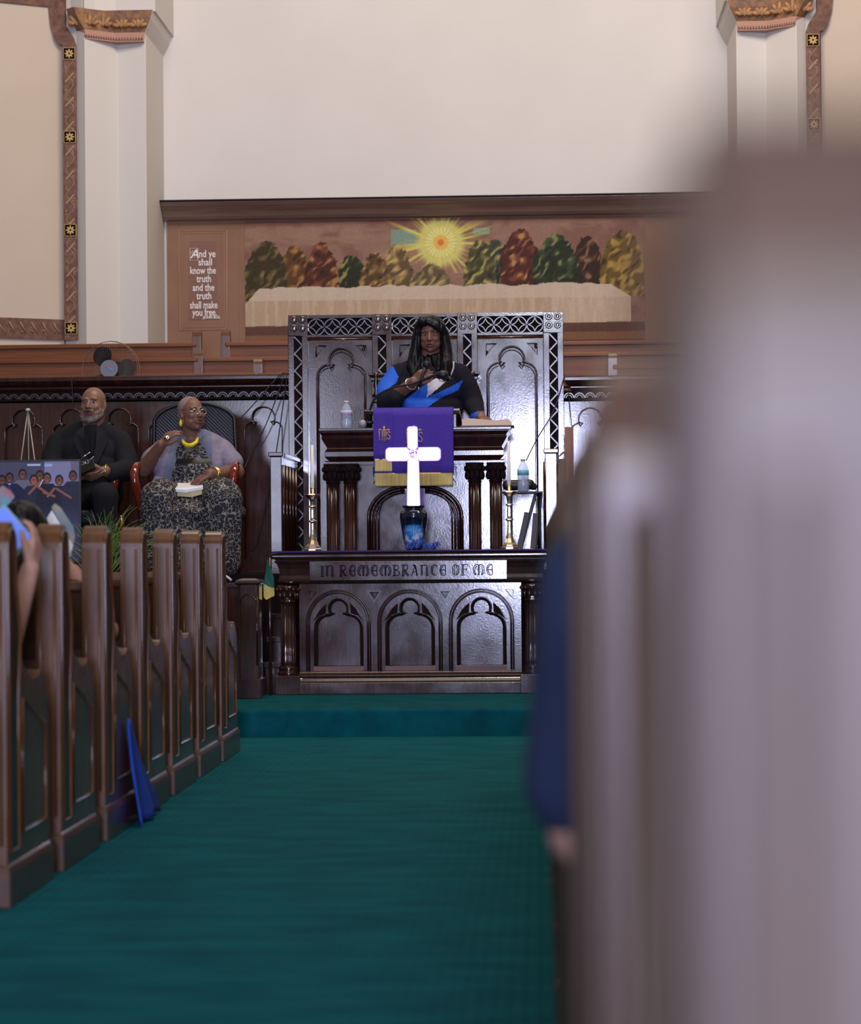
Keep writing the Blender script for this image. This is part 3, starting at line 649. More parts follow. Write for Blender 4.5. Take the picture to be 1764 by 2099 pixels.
# body with arch recess
ax0, ax1 = qx(754), qx(946); cx = (ax0+ax1)/2; hw = (ax1-ax0)/2
inner = [(cx-hw+.065, PLAT+.02)]+arc(cx-hw+.065+.19, qz(1058), .19, 180, 92, 8)+[(cx-.075, qz(998)), (cx+.075, qz(998))]+arc(cx+hw-.065-.19, qz(1058), .19, 88, 0, 8)+[(cx+hw-.065, PLAT+.02)]
bb = B(); bb.holed([(x0+.03, PLAT), (x1-.03, PLAT), (x1-.03, qz(950)), (x0+.03, qz(950))], [inner], YQ, YQ+.07, 0, 1)
bb.box(x0+.03, x1-.03, YQ+.07, YQ+.4, PLAT, qz(950)); bb.build('body', [DKP, BLKW], t)
bb = B()
oa = [(cx-hw, PLAT+.01)]+arc(cx-hw+.27, qz(1062), .27, 180, 100, 8, .24)
for k, (dx, r) in enumerate(((0, .010), (.022, .012), (.045, .009))):
    for sgn in (-1, 1):
        pl = [(cx+sgn*(hw-dx), PLAT+.01)]+[(cx+sgn*(hw-dx-(.24-dx)*(1-math.cos(R(a)))), qz(1060)+(.20-dx*.8)*math.sin(R(a))) for a in range(0, 100, 10)]
        bb.tube(line3(pl, YQ-.004), r, 6)
bb.tube(line3(inner, YQ-.002), .007, 6)
for sgn in (-1, 1):
    bb.tube([(cx+sgn*.27, YQ-.003, qz(958)), (cx+sgn*.19, YQ-.003, qz(958)), (cx+sgn*.27, YQ-.003, qz(990))], .006, 5, closed=True)
bb.build('arch_molding', DK, t)
for c_ in (683, 719, 973, 1016):
    xx = qx(c_); zb1, zt1 = qz(990), qz(950)
    bb = B(); bb.lathe([(.050, PLAT), (.050, PLAT+.05), (.042, PLAT+.07), (.042, zb1)], (xx, YQ-.055, 0), 60, flute=12, fd=.16); bb.build('fluted_column', DK, t)
    bb = B(); bb.lathe([(.044, 0), (.048, .008), (.044, .016), (.046, .05), (.058, .09), (.062, zt1-zb1-.018), (.062, zt1-zb1)], (xx, YQ-.055, zb1), 32, flute=8, fd=.12)
    for k in range(10):
        a = 2*math.pi*k/10; bb.ell((xx+.052*math.cos(a), YQ-.055+.052*math.sin(a), zb1+.045), (.014, .014, .028), nu=8, nv=6); bb.ell((xx+.060*math.cos(a+.3), YQ-.055+.060*math.sin(a+.3), zb1+.09), (.013, .013, .018), nu=8, nv=6)
    bb.build('leaf_capital', BLKW, t)
# sloped reading desk on top
dx0, dx1 = qx(757), qx(943); zd1, zd0 = qz(838), qz(878)
bb = B(); bb.prism([(YQ-.02, zd0), (YQ+.42, zd0), (YQ+.42, zd1-.10), (YQ-.02, zd1-.02)], dx0+.02, dx1-.02, plane='yz'); bb.build('reading_desk', DKP, t, bevel=.004)
bb = B(); bb.prism([(YQ-.05, zd1-.02), (YQ+.45, zd1-.10), (YQ+.45, zd1-.08), (YQ-.05, zd1+.0)], dx0-.03, dx1+.005, plane='yz'); bb.tube([(dx0-.02, YQ-.04, zd1-.03), (dx1, YQ-.04, zd1-.03)], .012, 6); bb.build('desk_top', DK, t, bevel=.004)
# ------------------------------------------------------------------ purple banner hanging on the pulpit front
YB = YQ-.21
def bz(py, px=846): return PZ(py, YB, px)
t = thing('pulpit_banner', 'purple pulpit banner with gold fringe and gold letters behind the lit cross', 'banner', (PX(846, YB), YB, bz(995)))
bx0, bx1 = PX(765, YB, 900), PX(929, YB, 900); zt, zl = bz(836), bz(970)
def cloth(bb, x0, x1, ya, za, zb, n=24, amp=.004, mi=0, th=.004):
    vs = []; fs = []
    for j in range(9):
        for i in range(n+1):
            u = i/n; v = j/8; vs.append((x0+(x1-x0)*u, ya+amp*math.sin(u*11+.5)*v, za+(zb-za)*v))
    m_ = len(vs); vs += [(x, y+th, z) for x, y, z in vs]
    for j in range(8):
        for i in range(n):
            a = j*(n+1)+i; fs.append((a, a+1, a+n+2, a+n+1)); fs.append((a+m_, a+n+1+m_, a+n+2+m_, a+1+m_))
    for i in range(n): fs.append((i, i+m_, i+1+m_, i+1)); q = 8*(n+1)+i; fs.append((q, q+1, q+1+m_, q+m_))
    for j in range(8): a = j*(n+1); fs.append((a, a+n+1, a+n+1+m_, a+m_)); a += n; fs.append((a, a+m_, a+n+1+m_, a+n+1))
    bb.add(vs, fs, mi, True)
bb = B(); cloth(bb, bx0, bx1, YB, zt, zl); bb.box(bx0, bx1, YB, YQ+.1, zt, zt+.004); bb.build('cloth', PURP, t)
bb = B(); cloth(bb, bx0+.008, bx1-.008, YB-.001, zl+.003, bz(996), 50, .003); bb.build('fringe', GFR, t)
bb = B(); cloth(bb, bx0, PX(804, YB, 900), YB-.010, zt, bz(941)); bb.build('folded_strip', PURP, t)
bb = B(); cloth(bb, bx0+.008, PX(803, YB, 900), YB-.012, bz(940), bz(966), 20, .002); bb.build('strip_fringe', GFR, t)
def ihs(cxp, zp0, zp1, wpx, Y, nm):
    cx = PX(cxp, Y, 890); w_ = wpx/5000*Y; za, zb = bz(zp1), bz(zp0); h = zb-za
    bb = B(); r = .0028
    bb.tube([(cx, Y, za-.25*h), (cx, Y, zb+.35*h)], r*1.2, 6); bb.tube([(cx-.38*w_, Y, zb+.05*h), (cx+.38*w_, Y, zb+.05*h)], r*1.2, 6)
    for px_, pz_ in ((cx, zb+.35*h), (cx-.38*w_, zb+.05*h), (cx+.38*w_, zb+.05*h)):
        for dx, dz in ((0, .07), (.05, 0), (-.05, 0)): bb.ell((px_+dx*w_, Y, pz_+dz*h), (.0045, .002, .0045), nu=8, nv=6)
    for xx in (-.42, -.16, .16): bb.tube([(cx+xx*w_, Y, za), (cx+xx*w_, Y, zb-.12*h)], r, 6)
    for xx in (-.42, -.16, .16):
        for zz in (za, zb-.12*h): bb.tube([(cx+(xx-.07)*w_, Y, zz), (cx+(xx+.07)*w_, Y, zz)], r*.8, 5)
    bb.tube([(cx-.16*w_, Y, (za+zb)/2), (cx+.16*w_, Y, (za+zb)/2)], r*.8, 5)
    S = [(.52, .70), (.47, .84), (.36, .86), (.29, .74), (.33, .58), (.45, .42), (.52, .26), (.46, .08), (.35, .04), (.27, .18)]
    bb.tube([(cx+a*w_, Y, za+b_*h) for a, b_ in S], r, 6)
    bb.build(nm, GTH, t)
ihs(787, 882, 901, 24, YB-.014, 'gold_monogram'); ihs(848, 883, 907, 34, YB-.006, 'gold_monogram')
# ------------------------------------------------------------------ communion table
YC = 14.83; cxT = PX(840, YC); HW = (PX(1127, YC)-PX(553, YC))/2; Cz = lambda p, px=840: PZ(p, YC, px)
cX = lambda p: PX(p, YC, 1280)
t = thing('communion_table', 'carved dark communion table with three arches, lettered frieze and corner columns', 'table', (cxT, YC, STEP))
bb = B(); bb.box(cxT-HW, cxT+HW, YC-.03, YC+.60, Cz(1144), Cz(1132)); bb.build('table_top', DK, t, bevel=.014, seg=3)
bx_0, bx_1 = cxT-HW+.05, cxT+HW-.05
bb = B(); bb.molding([(-.02, Cz(1196)), (.005, Cz(1193)), (.012, Cz(1189)), (.004, Cz(1185)), (.0, Cz(1178)), (.004, Cz(1165)), (.014, Cz(1155)), (.030, Cz(1150)), (.022, Cz(1146)), (.03, Cz(1144))], bx_0, bx_1, YC+.03, YC+.54); bb.build('frieze_molding', DK, t, bevel=.002)
bb = B(); bb.box(cX(635), cX(1040), YC-.006, YC+.05, Cz(1189), Cz(1149)); bb.build('lettered_plaque', DKP, t, bevel=.003)
G = {  # rounded gothic capitals as strokes, unit height
 'I': (.30, [[(.10, 0), (.10, .85)], [(.20, 0), (.20, .85)], [(.0, .95), (.15, .88), (.30, .95)], [(.02, 0), (.28, 0)]]),
 'N': (.72, [[(.08, 0), (.08, .95)], [(.18, 0), (.18, .95)], [(.18, .85), (.35, .98), (.52, .93), (.60, .75), (.60, 0)], [(.50, .8), (.50, 0)], [(.0, .95), (.18, .95)], [(.50, 0), (.70, .02)]]),
 'R': (.66, [[(.10, 0), (.10, .98)], [(.20, 0), (.20, .98)], [(.0, .98), (.38, 1.0), (.52, .88), (.50, .65), (.36, .54), (.20, .52)], [(.34, .52), (.46, .2), (.62, .02)], [(.26, .5), (.38, .15), (.54, 0)], [(0, 0), (.26, 0)]]),
 'E': (.62, [[(.52, .9), (.35, 1.0), (.16, .88), (.06, .5), (.16, .12), (.35, 0), (.54, .08)], [(.36, .9), (.22, .75), (.17, .5), (.22, .25), (.36, .1)], [(.10, .5), (.50, .5)], [(.52, .95), (.52, .05)]]),
 'M': (.98, [[(.46, 0), (.46, .98)], [(.54, 0), (.54, .98)], [(.46, .95), (.22, .95), (.06, .6), (.08, .2), (.28, 0)], [(.36, .85), (.18, .6), (.20, .2), (.30, .06)], [(.54, .95), (.78, .95), (.94, .6), (.92, .2), (.72, 0)], [(.64, .85), (.82, .6), (.80, .2), (.70, .06)]]),
 'B': (.62, [[(.10, 0), (.10, .98)], [(.20, 0), (.20, .98)], [(0, .98), (.36, .98), (.48, .84), (.44, .62), (.22, .52)], [(.22, .52), (.48, .44), (.56, .24), (.46, .04), (.0, 0)]]),
 'A': (.66, [[(.36, 1.0), (.14, .25), (.04, 0)], [(.36, 1.0), (.46, .5), (.54, 0)], [(.28, .95), (.44, .5), (.46, 0)], [(.12, .36), (.48, .36)], [(.10, .98), (.40, .98)]]),
 'C': (.62, [[(.52, .86), (.35, 1.0), (.16, .88), (.06, .5), (.16, .12), (.35, 0), (.54, .12)], [(.36, .9), (.22, .75), (.17, .5), (.22, .25), (.36, .1)], [(.52, .95), (.50, .7)]]),
 'O': (.66, [[(.33, 1.0), (.12, .85), (.05, .5), (.12, .15), (.33, 0), (.54, .15), (.61, .5), (.54, .85), (.33, 1.0)], [(.26, .9), (.18, .5), (.26, .1)], [(.40, .9), (.48, .5), (.40, .1)]]),
 'F': (.56, [[(.10, 0), (.10, .98)], [(.20, 0), (.20, .98)], [(0, .98), (.50, .98), (.50, .82)], [(.20, .55), (.44, .58), (.44, .42)], [(0, 0), (.3, 0)]])}
txt = 'IN REMEMBRANCE OF ME'; hL = Cz(1158)-Cz(1180); tot = sum((.30 if c == ' ' else G[c][0]+.12) for c in txt); xL, xR = cX(658), cX(1015); k = (xR-xL)/tot; xx = xL
LET = mat('carved_letter_dark', (.012, .004, .022), .9, spec=.05)
for c in txt:
    if c == ' ': xx += .30*k; continue
    bb = B()
    for st in G[c][1]:
        p = [Vector((xx+a*k, YC-.007, Cz(1180)+b_*hL)) for a, b_ in st]
        if len(p) > 2:
            q = [p[0]]
            for i in range(len(p)-1):
                p0, p1, p2, p3 = p[max(i-1, 0)], p[i], p[i+1], p[min(i+2, len(p)-1)]
                for u in (.33, .67, 1.0): q.append(.5*((2*p1)+(p2-p0)*u+(2*p0-5*p1+4*p2-p3)*u*u+(3*p1-p0-3*p2+p3)*u**3))
            p = q
        bb.tube(p, .0028, 5)
    bb.build('carved_letter', LET, t); xx += (G[c][0]+.12)*k
# front with three arches
fx0, fx1 = cX(612), cX(1068); zb0, zt0 = Cz(1376), Cz(1195)
arches = [(692, 61), (839, 61), (986, 61)]; S = YC/5000
holes = []; zbase = Cz(1375)
for c_, h_ in arches: holes.append(archp(cX(c_), zbase, Cz(1214), h_*S))
tri = []
for c_ in (766, 912):
    x_ = cX(c_); tri.append([(x_-.026, Cz(1211)-.008), (x_+.026, Cz(1211)-.008), (x_, Cz(1228)+.006)])
bb = B(); bb.holed([(fx0, zb0), (fx1, zb0), (fx1, zt0), (fx0, zt0)], holes+tri, YC+.05, YC+.065, 0, 1); bb.box(fx0, fx1, YC+.12, YC+.5, zb0, zt0); bb.build('front_board', [DKP, BLKW], t)
for c_, h_ in arches:
    cx = cX(c_); tre = trefoil(cx, Cz(1365), Cz(1226), 50*S, 21*S, Cz(1257))
    bb = B(); bb.holed(archp(cx, zbase, Cz(1214), h_*S), [tre], YC+.060, YC+.100, 0, 1)
    for sgn in (-1, 1):      # dark patches laid between trefoil and arch, standing in for shaded holes
        pk = [(cx+sgn*.072, Cz(1236)), (cx+sgn*.115, Cz(1250)), (cx+sgn*.152, Cz(1272)), (cx+sgn*.118, Cz(1262)), (cx+sgn*.078, Cz(1259))]
        bb.prism(pk if sgn > 0 else pk[::-1], YC+.0575, YC+.0605, 1)
        bb.tube(line3(pk, YC+.057), .003, 5, closed=True)
    bb.build('trefoil_frame', [DKP, BLKW], t)
    bb = B(); bb.box(cx-h_*S, cx+h_*S, YC+.10, YC+.12, zbase, Cz(1214)); bb.build('arch_panel', DKP, t)
    bb = B(); bb.box(cx-52*S, cx+52*S, YC+.050, YC+.102, zbase, Cz(1366)); bb.build('arch_sill', mat('sill_red_wood', (.12, .028, .010), .45, col2=(.17, .04, .014), scale=(4, 30, 30)), t)
    bb = B()
    for dr, r in ((0, .0065), (.014, .005)): bb.tube(line3(archp(cx, zbase, Cz(1214)+dr, h_*S+dr), YC+.046), r, 6)
    bb.tube(line3(tre, YC+.059), .004, 6)
    ribbon(bb, [(cx+(a-cx)*.955, b_-.004) for a, b_ in tre], YC+.085, .020, 1); bb.build('arch_molding', [DK, BLKW], t)  # dark ribbon inside the trefoil stands in for the recess shadow
bb = B()
for tr in tri: bb.tube([(a, YC+.049, b_) for a, b_ in [(tr[0][0]-.016, tr[0][1]+.007), (tr[1][0]+.016, tr[1][1]+.007), (tr[2][0], tr[2][1]-.022)]], .0032, 5, closed=True); bb.tube([(a, YC+.049, b_) for a, b_ in tr], .003, 5, closed=True)
for c_, sg in ((633, -1), (1052, 1)): x_ = cX(c_); bb.tube([(x_, YC+.049, Cz(1211)), (x_-sg*.045, YC+.049, Cz(1211)), (x_, YC+.049, Cz(1230))], .003, 5, closed=True)
for tr in tri: ribbon(bb, [(tr[0][0]-.016, tr[0][1]+.007), (tr[1][0]+.016, tr[1][1]+.007), (tr[2][0], tr[2][1]-.022)], YC+.046, .005, 1, True)
bb.build('triangle_carving', [BLKW, RIDGE], t)
bb = B(); bb.molding([(.03, STEP), (.03, Cz(1400)), (.02, Cz(1396)), (.012, Cz(1390)), (.02, Cz(1385)), (.005, Cz(1379)), (0, Cz(1376))], fx0, fx1, YC+.05, YC+.5); bb.build('plinth', DKP, t, bevel=.003)
for c_ in (589, 1091):
    x_ = cX(c_); zc = YC+.055
    bb = B(); bb.box(x_-.078, x_+.078, YC-.02, YC+.13, STEP, Cz(1383)); bb.build('column_base', DKP, t, bevel=.004)
    bb = B(); z0 = Cz(1383); z1 = Cz(1234)
    bb.lathe([(.066, z0), (.070, z0+.012), (.060, z0+.022), (.056, z0+.028), (.064, z0+.040), (.056, z0+.052), (.052, z0+.056)], (x_, zc, 0), 28)
    bb.lathe([(.050, z0+.05), (.050, z0+.08), (.046, z1)], (x_, zc, 0), 60, flute=14, fd=.15); bb.build('fluted_column', DK, t)
    bb = B(); bb.lathe([(.048, 0), (.055, .008), (.048, .018), (.050, .04), (.062, .075), (.070, .09), (.070, Cz(1198)-z1)], (x_, zc, z1), 32, flute=8, fd=.08)
    for k in range(10):
        a = 2*math.pi*k/10; bb.ell((x_+.056*math.cos(a), zc+.056*math.sin(a), z1+.045), (.013, .013, .026), nu=8, nv=6); bb.ell((x_+.066*math.cos(a+.3), zc+.066*math.sin(a+.3), z1+.082), (.014, .014, .014), nu=8, nv=6)
    bb.build('leaf_capital', DK, t)
zTT = Cz(1132)
bb = B(); bb.box(cxT-HW+.006, cxT+HW-.006, YC-.034, YC+.56, zTT+.001, zTT+.013); tag(bb.build('table_runner', PURPD, None, bevel=.005), 'thin dark purple cloth lying flat over the carved communion table top', 'tablecloth')
zTT += .014
# ------------------------------------------------------------------ candlesticks on the table
def candlestick(px_, Y, pyt, pyb, pyc, label, lab2, pxr):
    x_ = PX(px_, Y); zb = zTT; zt_ = PZ(pyt, Y, px_); h = zt_-zb
    t = thing('candlestick', label, 'candlestick', (x_, Y, zb), 'brass candlesticks on the communion table')
    bb = B(); bb.lathe([(.058, 0), (.058, .012), (.050, .016), (.048, .026), (.036, .04), (.026, .065), (.018, .10), (.014, .13), (.013, .17), (.028, .178), (.028, .184), (.014, .19), (.016, .20), (.016, .25), (.014, .262), (.026, .268), (.026, .274), (.014, .28), (.017, .30), (.022, h-.03), (.046, h-.010), (.052, h-.006), (.052, h), (.013, h)], (x_, Y, zb), 8); o = bb.build('stem_and_base', BRASS, t, bevel=.0015, seg=1)
    bb = B(); bb.lathe([(.013, h), (.013, h+.035), (.016, h+.036), (.016, h+.040), (.010, h+.041)], (x_, Y, zb), 14); bb.build('socket', BRASS, t)
    c = thing('candle', lab2, 'candle', (x_, Y, zt_+.03), 'white candles on the communion table')
    bb = B(); bb.lathe([(.0125, 0), (.012, .05), (.0085, PZ(pyc, Y, px_)-zt_-.03)], (x_, Y, zt_+.03), 14); bb.build('wax_stick', WAX, c)
    bb = B(); zz = PZ(pyc, Y, px_); bb.tube([(x_, Y, zz-.002), (x_+.001, Y, zz+.010)], .001, 5); bb.build('wick', BLACK, c)
candlestick(640, 14.90, 1013, 1128, 912, 'brass candlestick on the left end of the communion table', 'tall white candle in the brass candlestick nearer the seated woman', 640)
candlestick(1043, 14.95, 1007, 1122, 904, 'brass candlestick on the right end of the communion table, by the small black stand', 'tall white candle in the brass candlestick beside the frosted water bottle', 1043)
# ------------------------------------------------------------------ lit cross and vase
YV = 15.05
vx = PX(847, YV); vz = zTT
t = thing('vase', 'dark glazed vase painted with clouds and blue light, on the communion table', 'vase', (vx, YV, vz))
s_ = YV/5000
def vaspic(o):
    me = o.data; a = me.color_attributes.new('Col', 'FLOAT_COLOR', 'POINT'); cc = []
    for v in me.vertices:
        p = v.co; x = p.x/s_; z = p.z/s_; c = np.array((14., 22, 44))
        if p.y < 0.01 and 8 < z < 60 and abs(x) < 26:
            n = float(fbm(np.array([x/7]), np.array([z/6]), 3)[0]); e = max(0, min(1, (24-math.hypot(x, (z-32)*.75))/7)); sky = np.array((40, 110, 190.)); cl = np.array((188, 196, 222.))
            k = max(0, min(1, (n-.42)*6+(22-z)/18)); col = sky*(1-k)+cl*k
            if z > 50: col = col*.3
            r = math.hypot(x-1, z-40); th = math.atan2(z-40, x-1)
            if r < 18: col = col+(np.array((150, 215, 250.))-col)*max(0, (1-r/16))*(.55+.45*math.cos(th*8))
            if z < 14: col = np.array((170, 130, 170.))
            c = c*(1-e)+col*e
        cc += [*lin(tuple(np.clip(c, 0, 255))), 1.0]
    a.data.foreach_set('color', np.array(cc, 'f'))
zn = PZ(1036, YV, 847)-vz; prof = [(14, 0), (17, 2), (18, 6), (22, 22), (26, 45), (28.5, 62), (28, 69), (24, 74), (19, 76), (18, 78), (22, 81), (23, 83), (20, 84), (15, 84)]
bb = B(); sc_ = zn/(84*s_); pts = []
for i in range(len(prof)-1):
    for u in np.linspace(0, 1, 6, endpoint=False): pts.append((prof[i][0]*(1-u)+prof[i+1][0]*u, prof[i][1]*(1-u)+prof[i+1][1]*u))
pts.append(prof[-1]); bb.lathe([(r*s_, z*s_*sc_) for r, z in pts], (vx, YV, vz), 80)
VM = vcol_mat('vase_glaze', .12); VM.node_tree.nodes['Principled BSDF'].inputs['Coat Weight'].default_value = .8; VM.node_tree.nodes['Principled BSDF'].inputs['Specular IOR Level'].default_value = .5
o = bb.build('glazed_body', VM, t); vaspic(o)
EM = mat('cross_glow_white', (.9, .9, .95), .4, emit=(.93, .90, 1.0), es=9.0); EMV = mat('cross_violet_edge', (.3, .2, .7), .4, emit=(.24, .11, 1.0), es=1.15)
YX = 15.02; t = thing('lit_cross', 'glowing white cross with violet edges standing in the dark vase', 'cross', (PX(847, YX), YX, vz+zn-.01))
X_ = lambda p: PX(p, YX, 930); Z_ = lambda p: PZ(p, YX, 846)
def rr(x0, x1, z0, z1, r, n=6): return arc(x1-r, z1-r, r, 0, 90, n)+arc(x0+r, z1-r, r, 90, 180, n)+arc(x0+r, z0+r, r, 180, 270, n)+arc(x1-r, z0+r, r, 270, 360, n)
bb = B()
zc_ = Z_(931)
bb.prism(rr(X_(837), X_(854), Z_(920), Z_(876), .012), YX-.01, YX+.01); bb.prism(rr(X_(792), X_(838), Z_(943), Z_(919), .022), YX-.01, YX+.01); bb.prism(rr(X_(856), X_(901), Z_(943), Z_(919), .022), YX-.01, YX+.01)
bb.prism([(X_(837), Z_(942)), (X_(856), Z_(942)), (X_(858), Z_(1036)), (X_(835), Z_(1036))], YX-.01, YX+.01); bb.build('light_panel', EM, t)
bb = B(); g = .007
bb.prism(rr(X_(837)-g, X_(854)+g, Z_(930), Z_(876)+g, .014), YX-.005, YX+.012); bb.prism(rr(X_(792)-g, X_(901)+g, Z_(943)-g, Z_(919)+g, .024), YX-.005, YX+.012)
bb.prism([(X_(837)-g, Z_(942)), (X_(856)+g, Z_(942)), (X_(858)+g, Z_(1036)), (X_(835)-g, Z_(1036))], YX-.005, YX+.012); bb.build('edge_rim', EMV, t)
bb = B(); cx_ = X_(847)
GR = mat('cross_ornament', (.5, .5, .6), .4, emit=(.75, .72, .95), es=1.6)
for k in range(9):
    a = k*.7; bb.tube([(cx_+(.012+.018*math.sin(a*1.7))*math.cos(a+q), YX-.013, zc_+(.016+.02*math.cos(a))*math.sin(a+q)) for q in (0, .6, 1.2)], .003, 5)
bb.tube(line3(arc(cx_, zc_, .030, 0, 342, 19), YX-.012), .003, 5, closed=True); bb.build('centre_ornament', GR, t)
# blue ribbon at the vase foot
bb = B(); RB = mat('blue_tulle', (.02, .05, .30), .5, col2=(.03, .09, .45), scale=(60, 60, 60))
for k in range(26):
    c = Vector((vx+.02+random.uniform(-.05, .14), 14.93+random.uniform(-.03, .03), vz+.012+random.uniform(0, .035)*(1 if k % 2 else .6))); a = random.uniform(0, 6.28)
    bb.tube([c+Vector((math.cos(a)*.022*u, math.sin(a)*.010*u, .018*math.sin(u*3+a))) for u in np.linspace(-1, 1, 7)], [.002, .004, .005, .005, .005, .004, .002], 5)
tag(bb.build('ribbon', RB), 'crumpled blue tulle ribbon at the right foot of the painted vase', 'ribbon')
# ------------------------------------------------------------------ congregation pews
def pew_proto(x_in, th, y0, H, label, side, length, nm='pew', PEW=PEW, bev=.022):    # aisle end at x_in, body runs away from the aisle (side -1 left, +1 right)
    xo = x_in+side*th; xa, xb = min(x_in, xo), max(x_in, xo)
    t = thing(nm, label, 'pew', (x_in, y0, 0), 'pews left of the aisle' if side < 0 else 'pews right of the aisle')
    r = .078
    pl = [(y0, .02), (y0+.62, .02), (y0+.62, .50), (y0+.60, .60), (y0+.55, .655)]+arc(y0+.50, .640, .035, 60, 150, 4)+[(y0+.38, .650), (y0+.24, .70), (y0+.175, .80), (y0+2*r, .92), (y0+2*r, H-r)]+arc(y0+r, H-r, r, 12, 168, 12)+[(y0, H-r), (y0, .9), (y0, .5)]
    bb = B(); bb.prism(pl, xa, xb, plane='yz'); e_ = bb.build('end_panel', PEW, t, bevel=bev, seg=4)
    # raised molding and dark recess following the arched upright, on both faces and along the rear edge
    def rail(off): return [(y0+off+.01, .16)]+[(y0+off+.01, .7)]+[(y0+r-(r-off)*math.cos(R(a))*.92, H-r-.0+(r-off)*math.sin(R(a))) for a in range(0, 181, 15)]+[(y0+2*r-off, .95), (y0+.19, .80), (y0+.16, .60), (y0+.16, .16)]
    for fx, sg in ((x_in, -side),):
        bb = B(); bb.tube([(fx+sg*.001, a, b_) for a, b_ in rail(.022)], .0075, 6, closed=True); bb.tube([(fx+sg*.001, a, b_) for a, b_ in rail(.040)], .004, 6, closed=True); bb.build('arch_molding', PEW, t)
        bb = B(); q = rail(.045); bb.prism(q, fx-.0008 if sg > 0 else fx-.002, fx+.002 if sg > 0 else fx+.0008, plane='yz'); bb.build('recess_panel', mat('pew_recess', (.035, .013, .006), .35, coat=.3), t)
        bb = B(); q = [(y0+.22, .20), (y0+.56, .20), (y0+.56, .50), (y0+.22, .60)]; bb.tube([(fx+sg*.001, a, b_) for a, b_ in q], .006, 6, closed=True); bb.build('lower_molding', PEW, t)
    bb = B()
    for k in (.2, .8): bb.tube([(xa+(xb-xa)*k, y0-.001, .18), (xa+(xb-xa)*k, y0-.001, H-.085)], .005, 6)
    bb.build('edge_bead', PEW, t)
    bb = B(); bb.molding([(.012, 0), (.012, .10), (.006, .115), (0, .125)], xa, xb, y0+.0, y0+.62); bb.build('plinth', mat('pew_plinth', (.060, .026, .014), .35, coat=.3, col2=(.085, .036, .018), scale=(20, 20, 20)), t, bevel=.004)
    xs0, xs1 = (xo+side*length, xo) if side < 0 else (xo, xo+length)
    bb = B(); bb.prism([(y0+.10, .42), (y0+.125, .42), (y0+.075, .90), (y0+.05, .90)], xs0, xs1, plane='yz'); bb.build('backrest', PEWD, t)
    bb = B(); bb.box(xs0, xs1, y0+.035, y0+.095, .895, .935); bb.build('top_rail', PEW, t, bevel=.012)
    bb = B(); bb.box(xs0, xs1, y0+.12, y0+.54, .42, .455); bb.build('seat', PEWD, t, bevel=.012)
    bb = B(); bb.box(xs0, xs1, y0-.02, y0+.09, .60, .615); bb.box(xs0, xs1, y0-.02, y0-.008, .615, .69); bb.build('book_rack', PEWD, t)
    return t
XL = -1.57; Y1, SPY = 7.92, .808
p0 = pew_proto(XL, .080, Y1-SPY, 1.135, 'nearest pew on the left, only its low front end showing at the frame edge', -1, 4.2)
labs = ['second pew on the left, its arched end just right of the raised hand', 'third pew from the camera on the left, end standing in front of the white paper',
        'fourth pew from the camera on the left, with the blue cloth against its end', 'fifth pew from the camera on the left, before the blue cloth side and the plant',
        'second foremost pew on the left, below the seated woman in the patterned dress', 'foremost pew on the left, next to the dark square post']
for i, l in enumerate(labs): dup(p0, (0, SPY*(i+1), 0), l)
XR = .035; YA = .49
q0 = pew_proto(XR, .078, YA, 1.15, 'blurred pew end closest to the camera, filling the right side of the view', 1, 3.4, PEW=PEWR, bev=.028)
labr = ['second blurred pew end on the right, just behind the closest one', 'third pew on the right, in front of the seated person in navy', 'fourth pew on the right, beyond the arm in the navy sleeve'] + ['%s pew on the right, mostly hidden behind the navy sleeve' % n for n in ('fifth', 'sixth', 'seventh', 'eighth', 'ninth', 'tenth', 'eleventh', 'twelfth', 'thirteenth')]
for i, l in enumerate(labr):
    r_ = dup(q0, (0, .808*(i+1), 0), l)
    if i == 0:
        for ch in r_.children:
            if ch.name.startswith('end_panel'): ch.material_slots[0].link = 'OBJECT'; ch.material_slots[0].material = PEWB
# dark post and low front rail beside the steps
YN = 14.45; t = thing('newel_post', 'dark square carved post at the foot of the chancel, left of the table', 'post', (PX(507, YN), YN, STEP))
x0, x1 = PX(483, YN), PX(531, YN); zt = PZ(1188, YN, 507)
bb = B(); bb.box(x0+.01, x1-.006, YN, YN+.17, STEP, zt-.02); bb.build('shaft', DKP, t, bevel=.012, seg=3)
bb = B(); bb.molding([(0, zt-.03), (.008, zt-.022), (.008, zt-.008), (-.01, zt), (-.03, zt+.006)], x0, x1, YN-.01, YN+.18); bb.build('cap', DK, t, bevel=.003)
bb = B(); bb.box(x0-.004, x1+.004, YN-.012, YN+.19, STEP, STEP+.12); bb.build('base', DK, t, bevel=.004)
bb = B(); bb.tube([((x0+x1)/2+.05, YN-.001, STEP+.2), ((x0+x1)/2+.05, YN-.001, zt-.1)], .006, 6); bb.tube(line3(arc((x0+x1)/2+.0, zt-.14, .05, 0, 180, 8), YN), .005, 6); bb.build('carved_bead', DK, t)
t = thing('front_rail', 'low dark panelled wall running left from the square post behind the pews', 'panelling', (-3.5, YN+.05, STEP))
bb = B(); bb.box(-6.5, x0+.01, YN+.04, YN+.12, STEP, zt-.04); bb.build('panel', DKP, t); bb = B(); bb.box(-6.5, x0+.01, YN+.02, YN+.14, zt-.05, zt-.02); bb.build('rail', DK, t, bevel=.004)
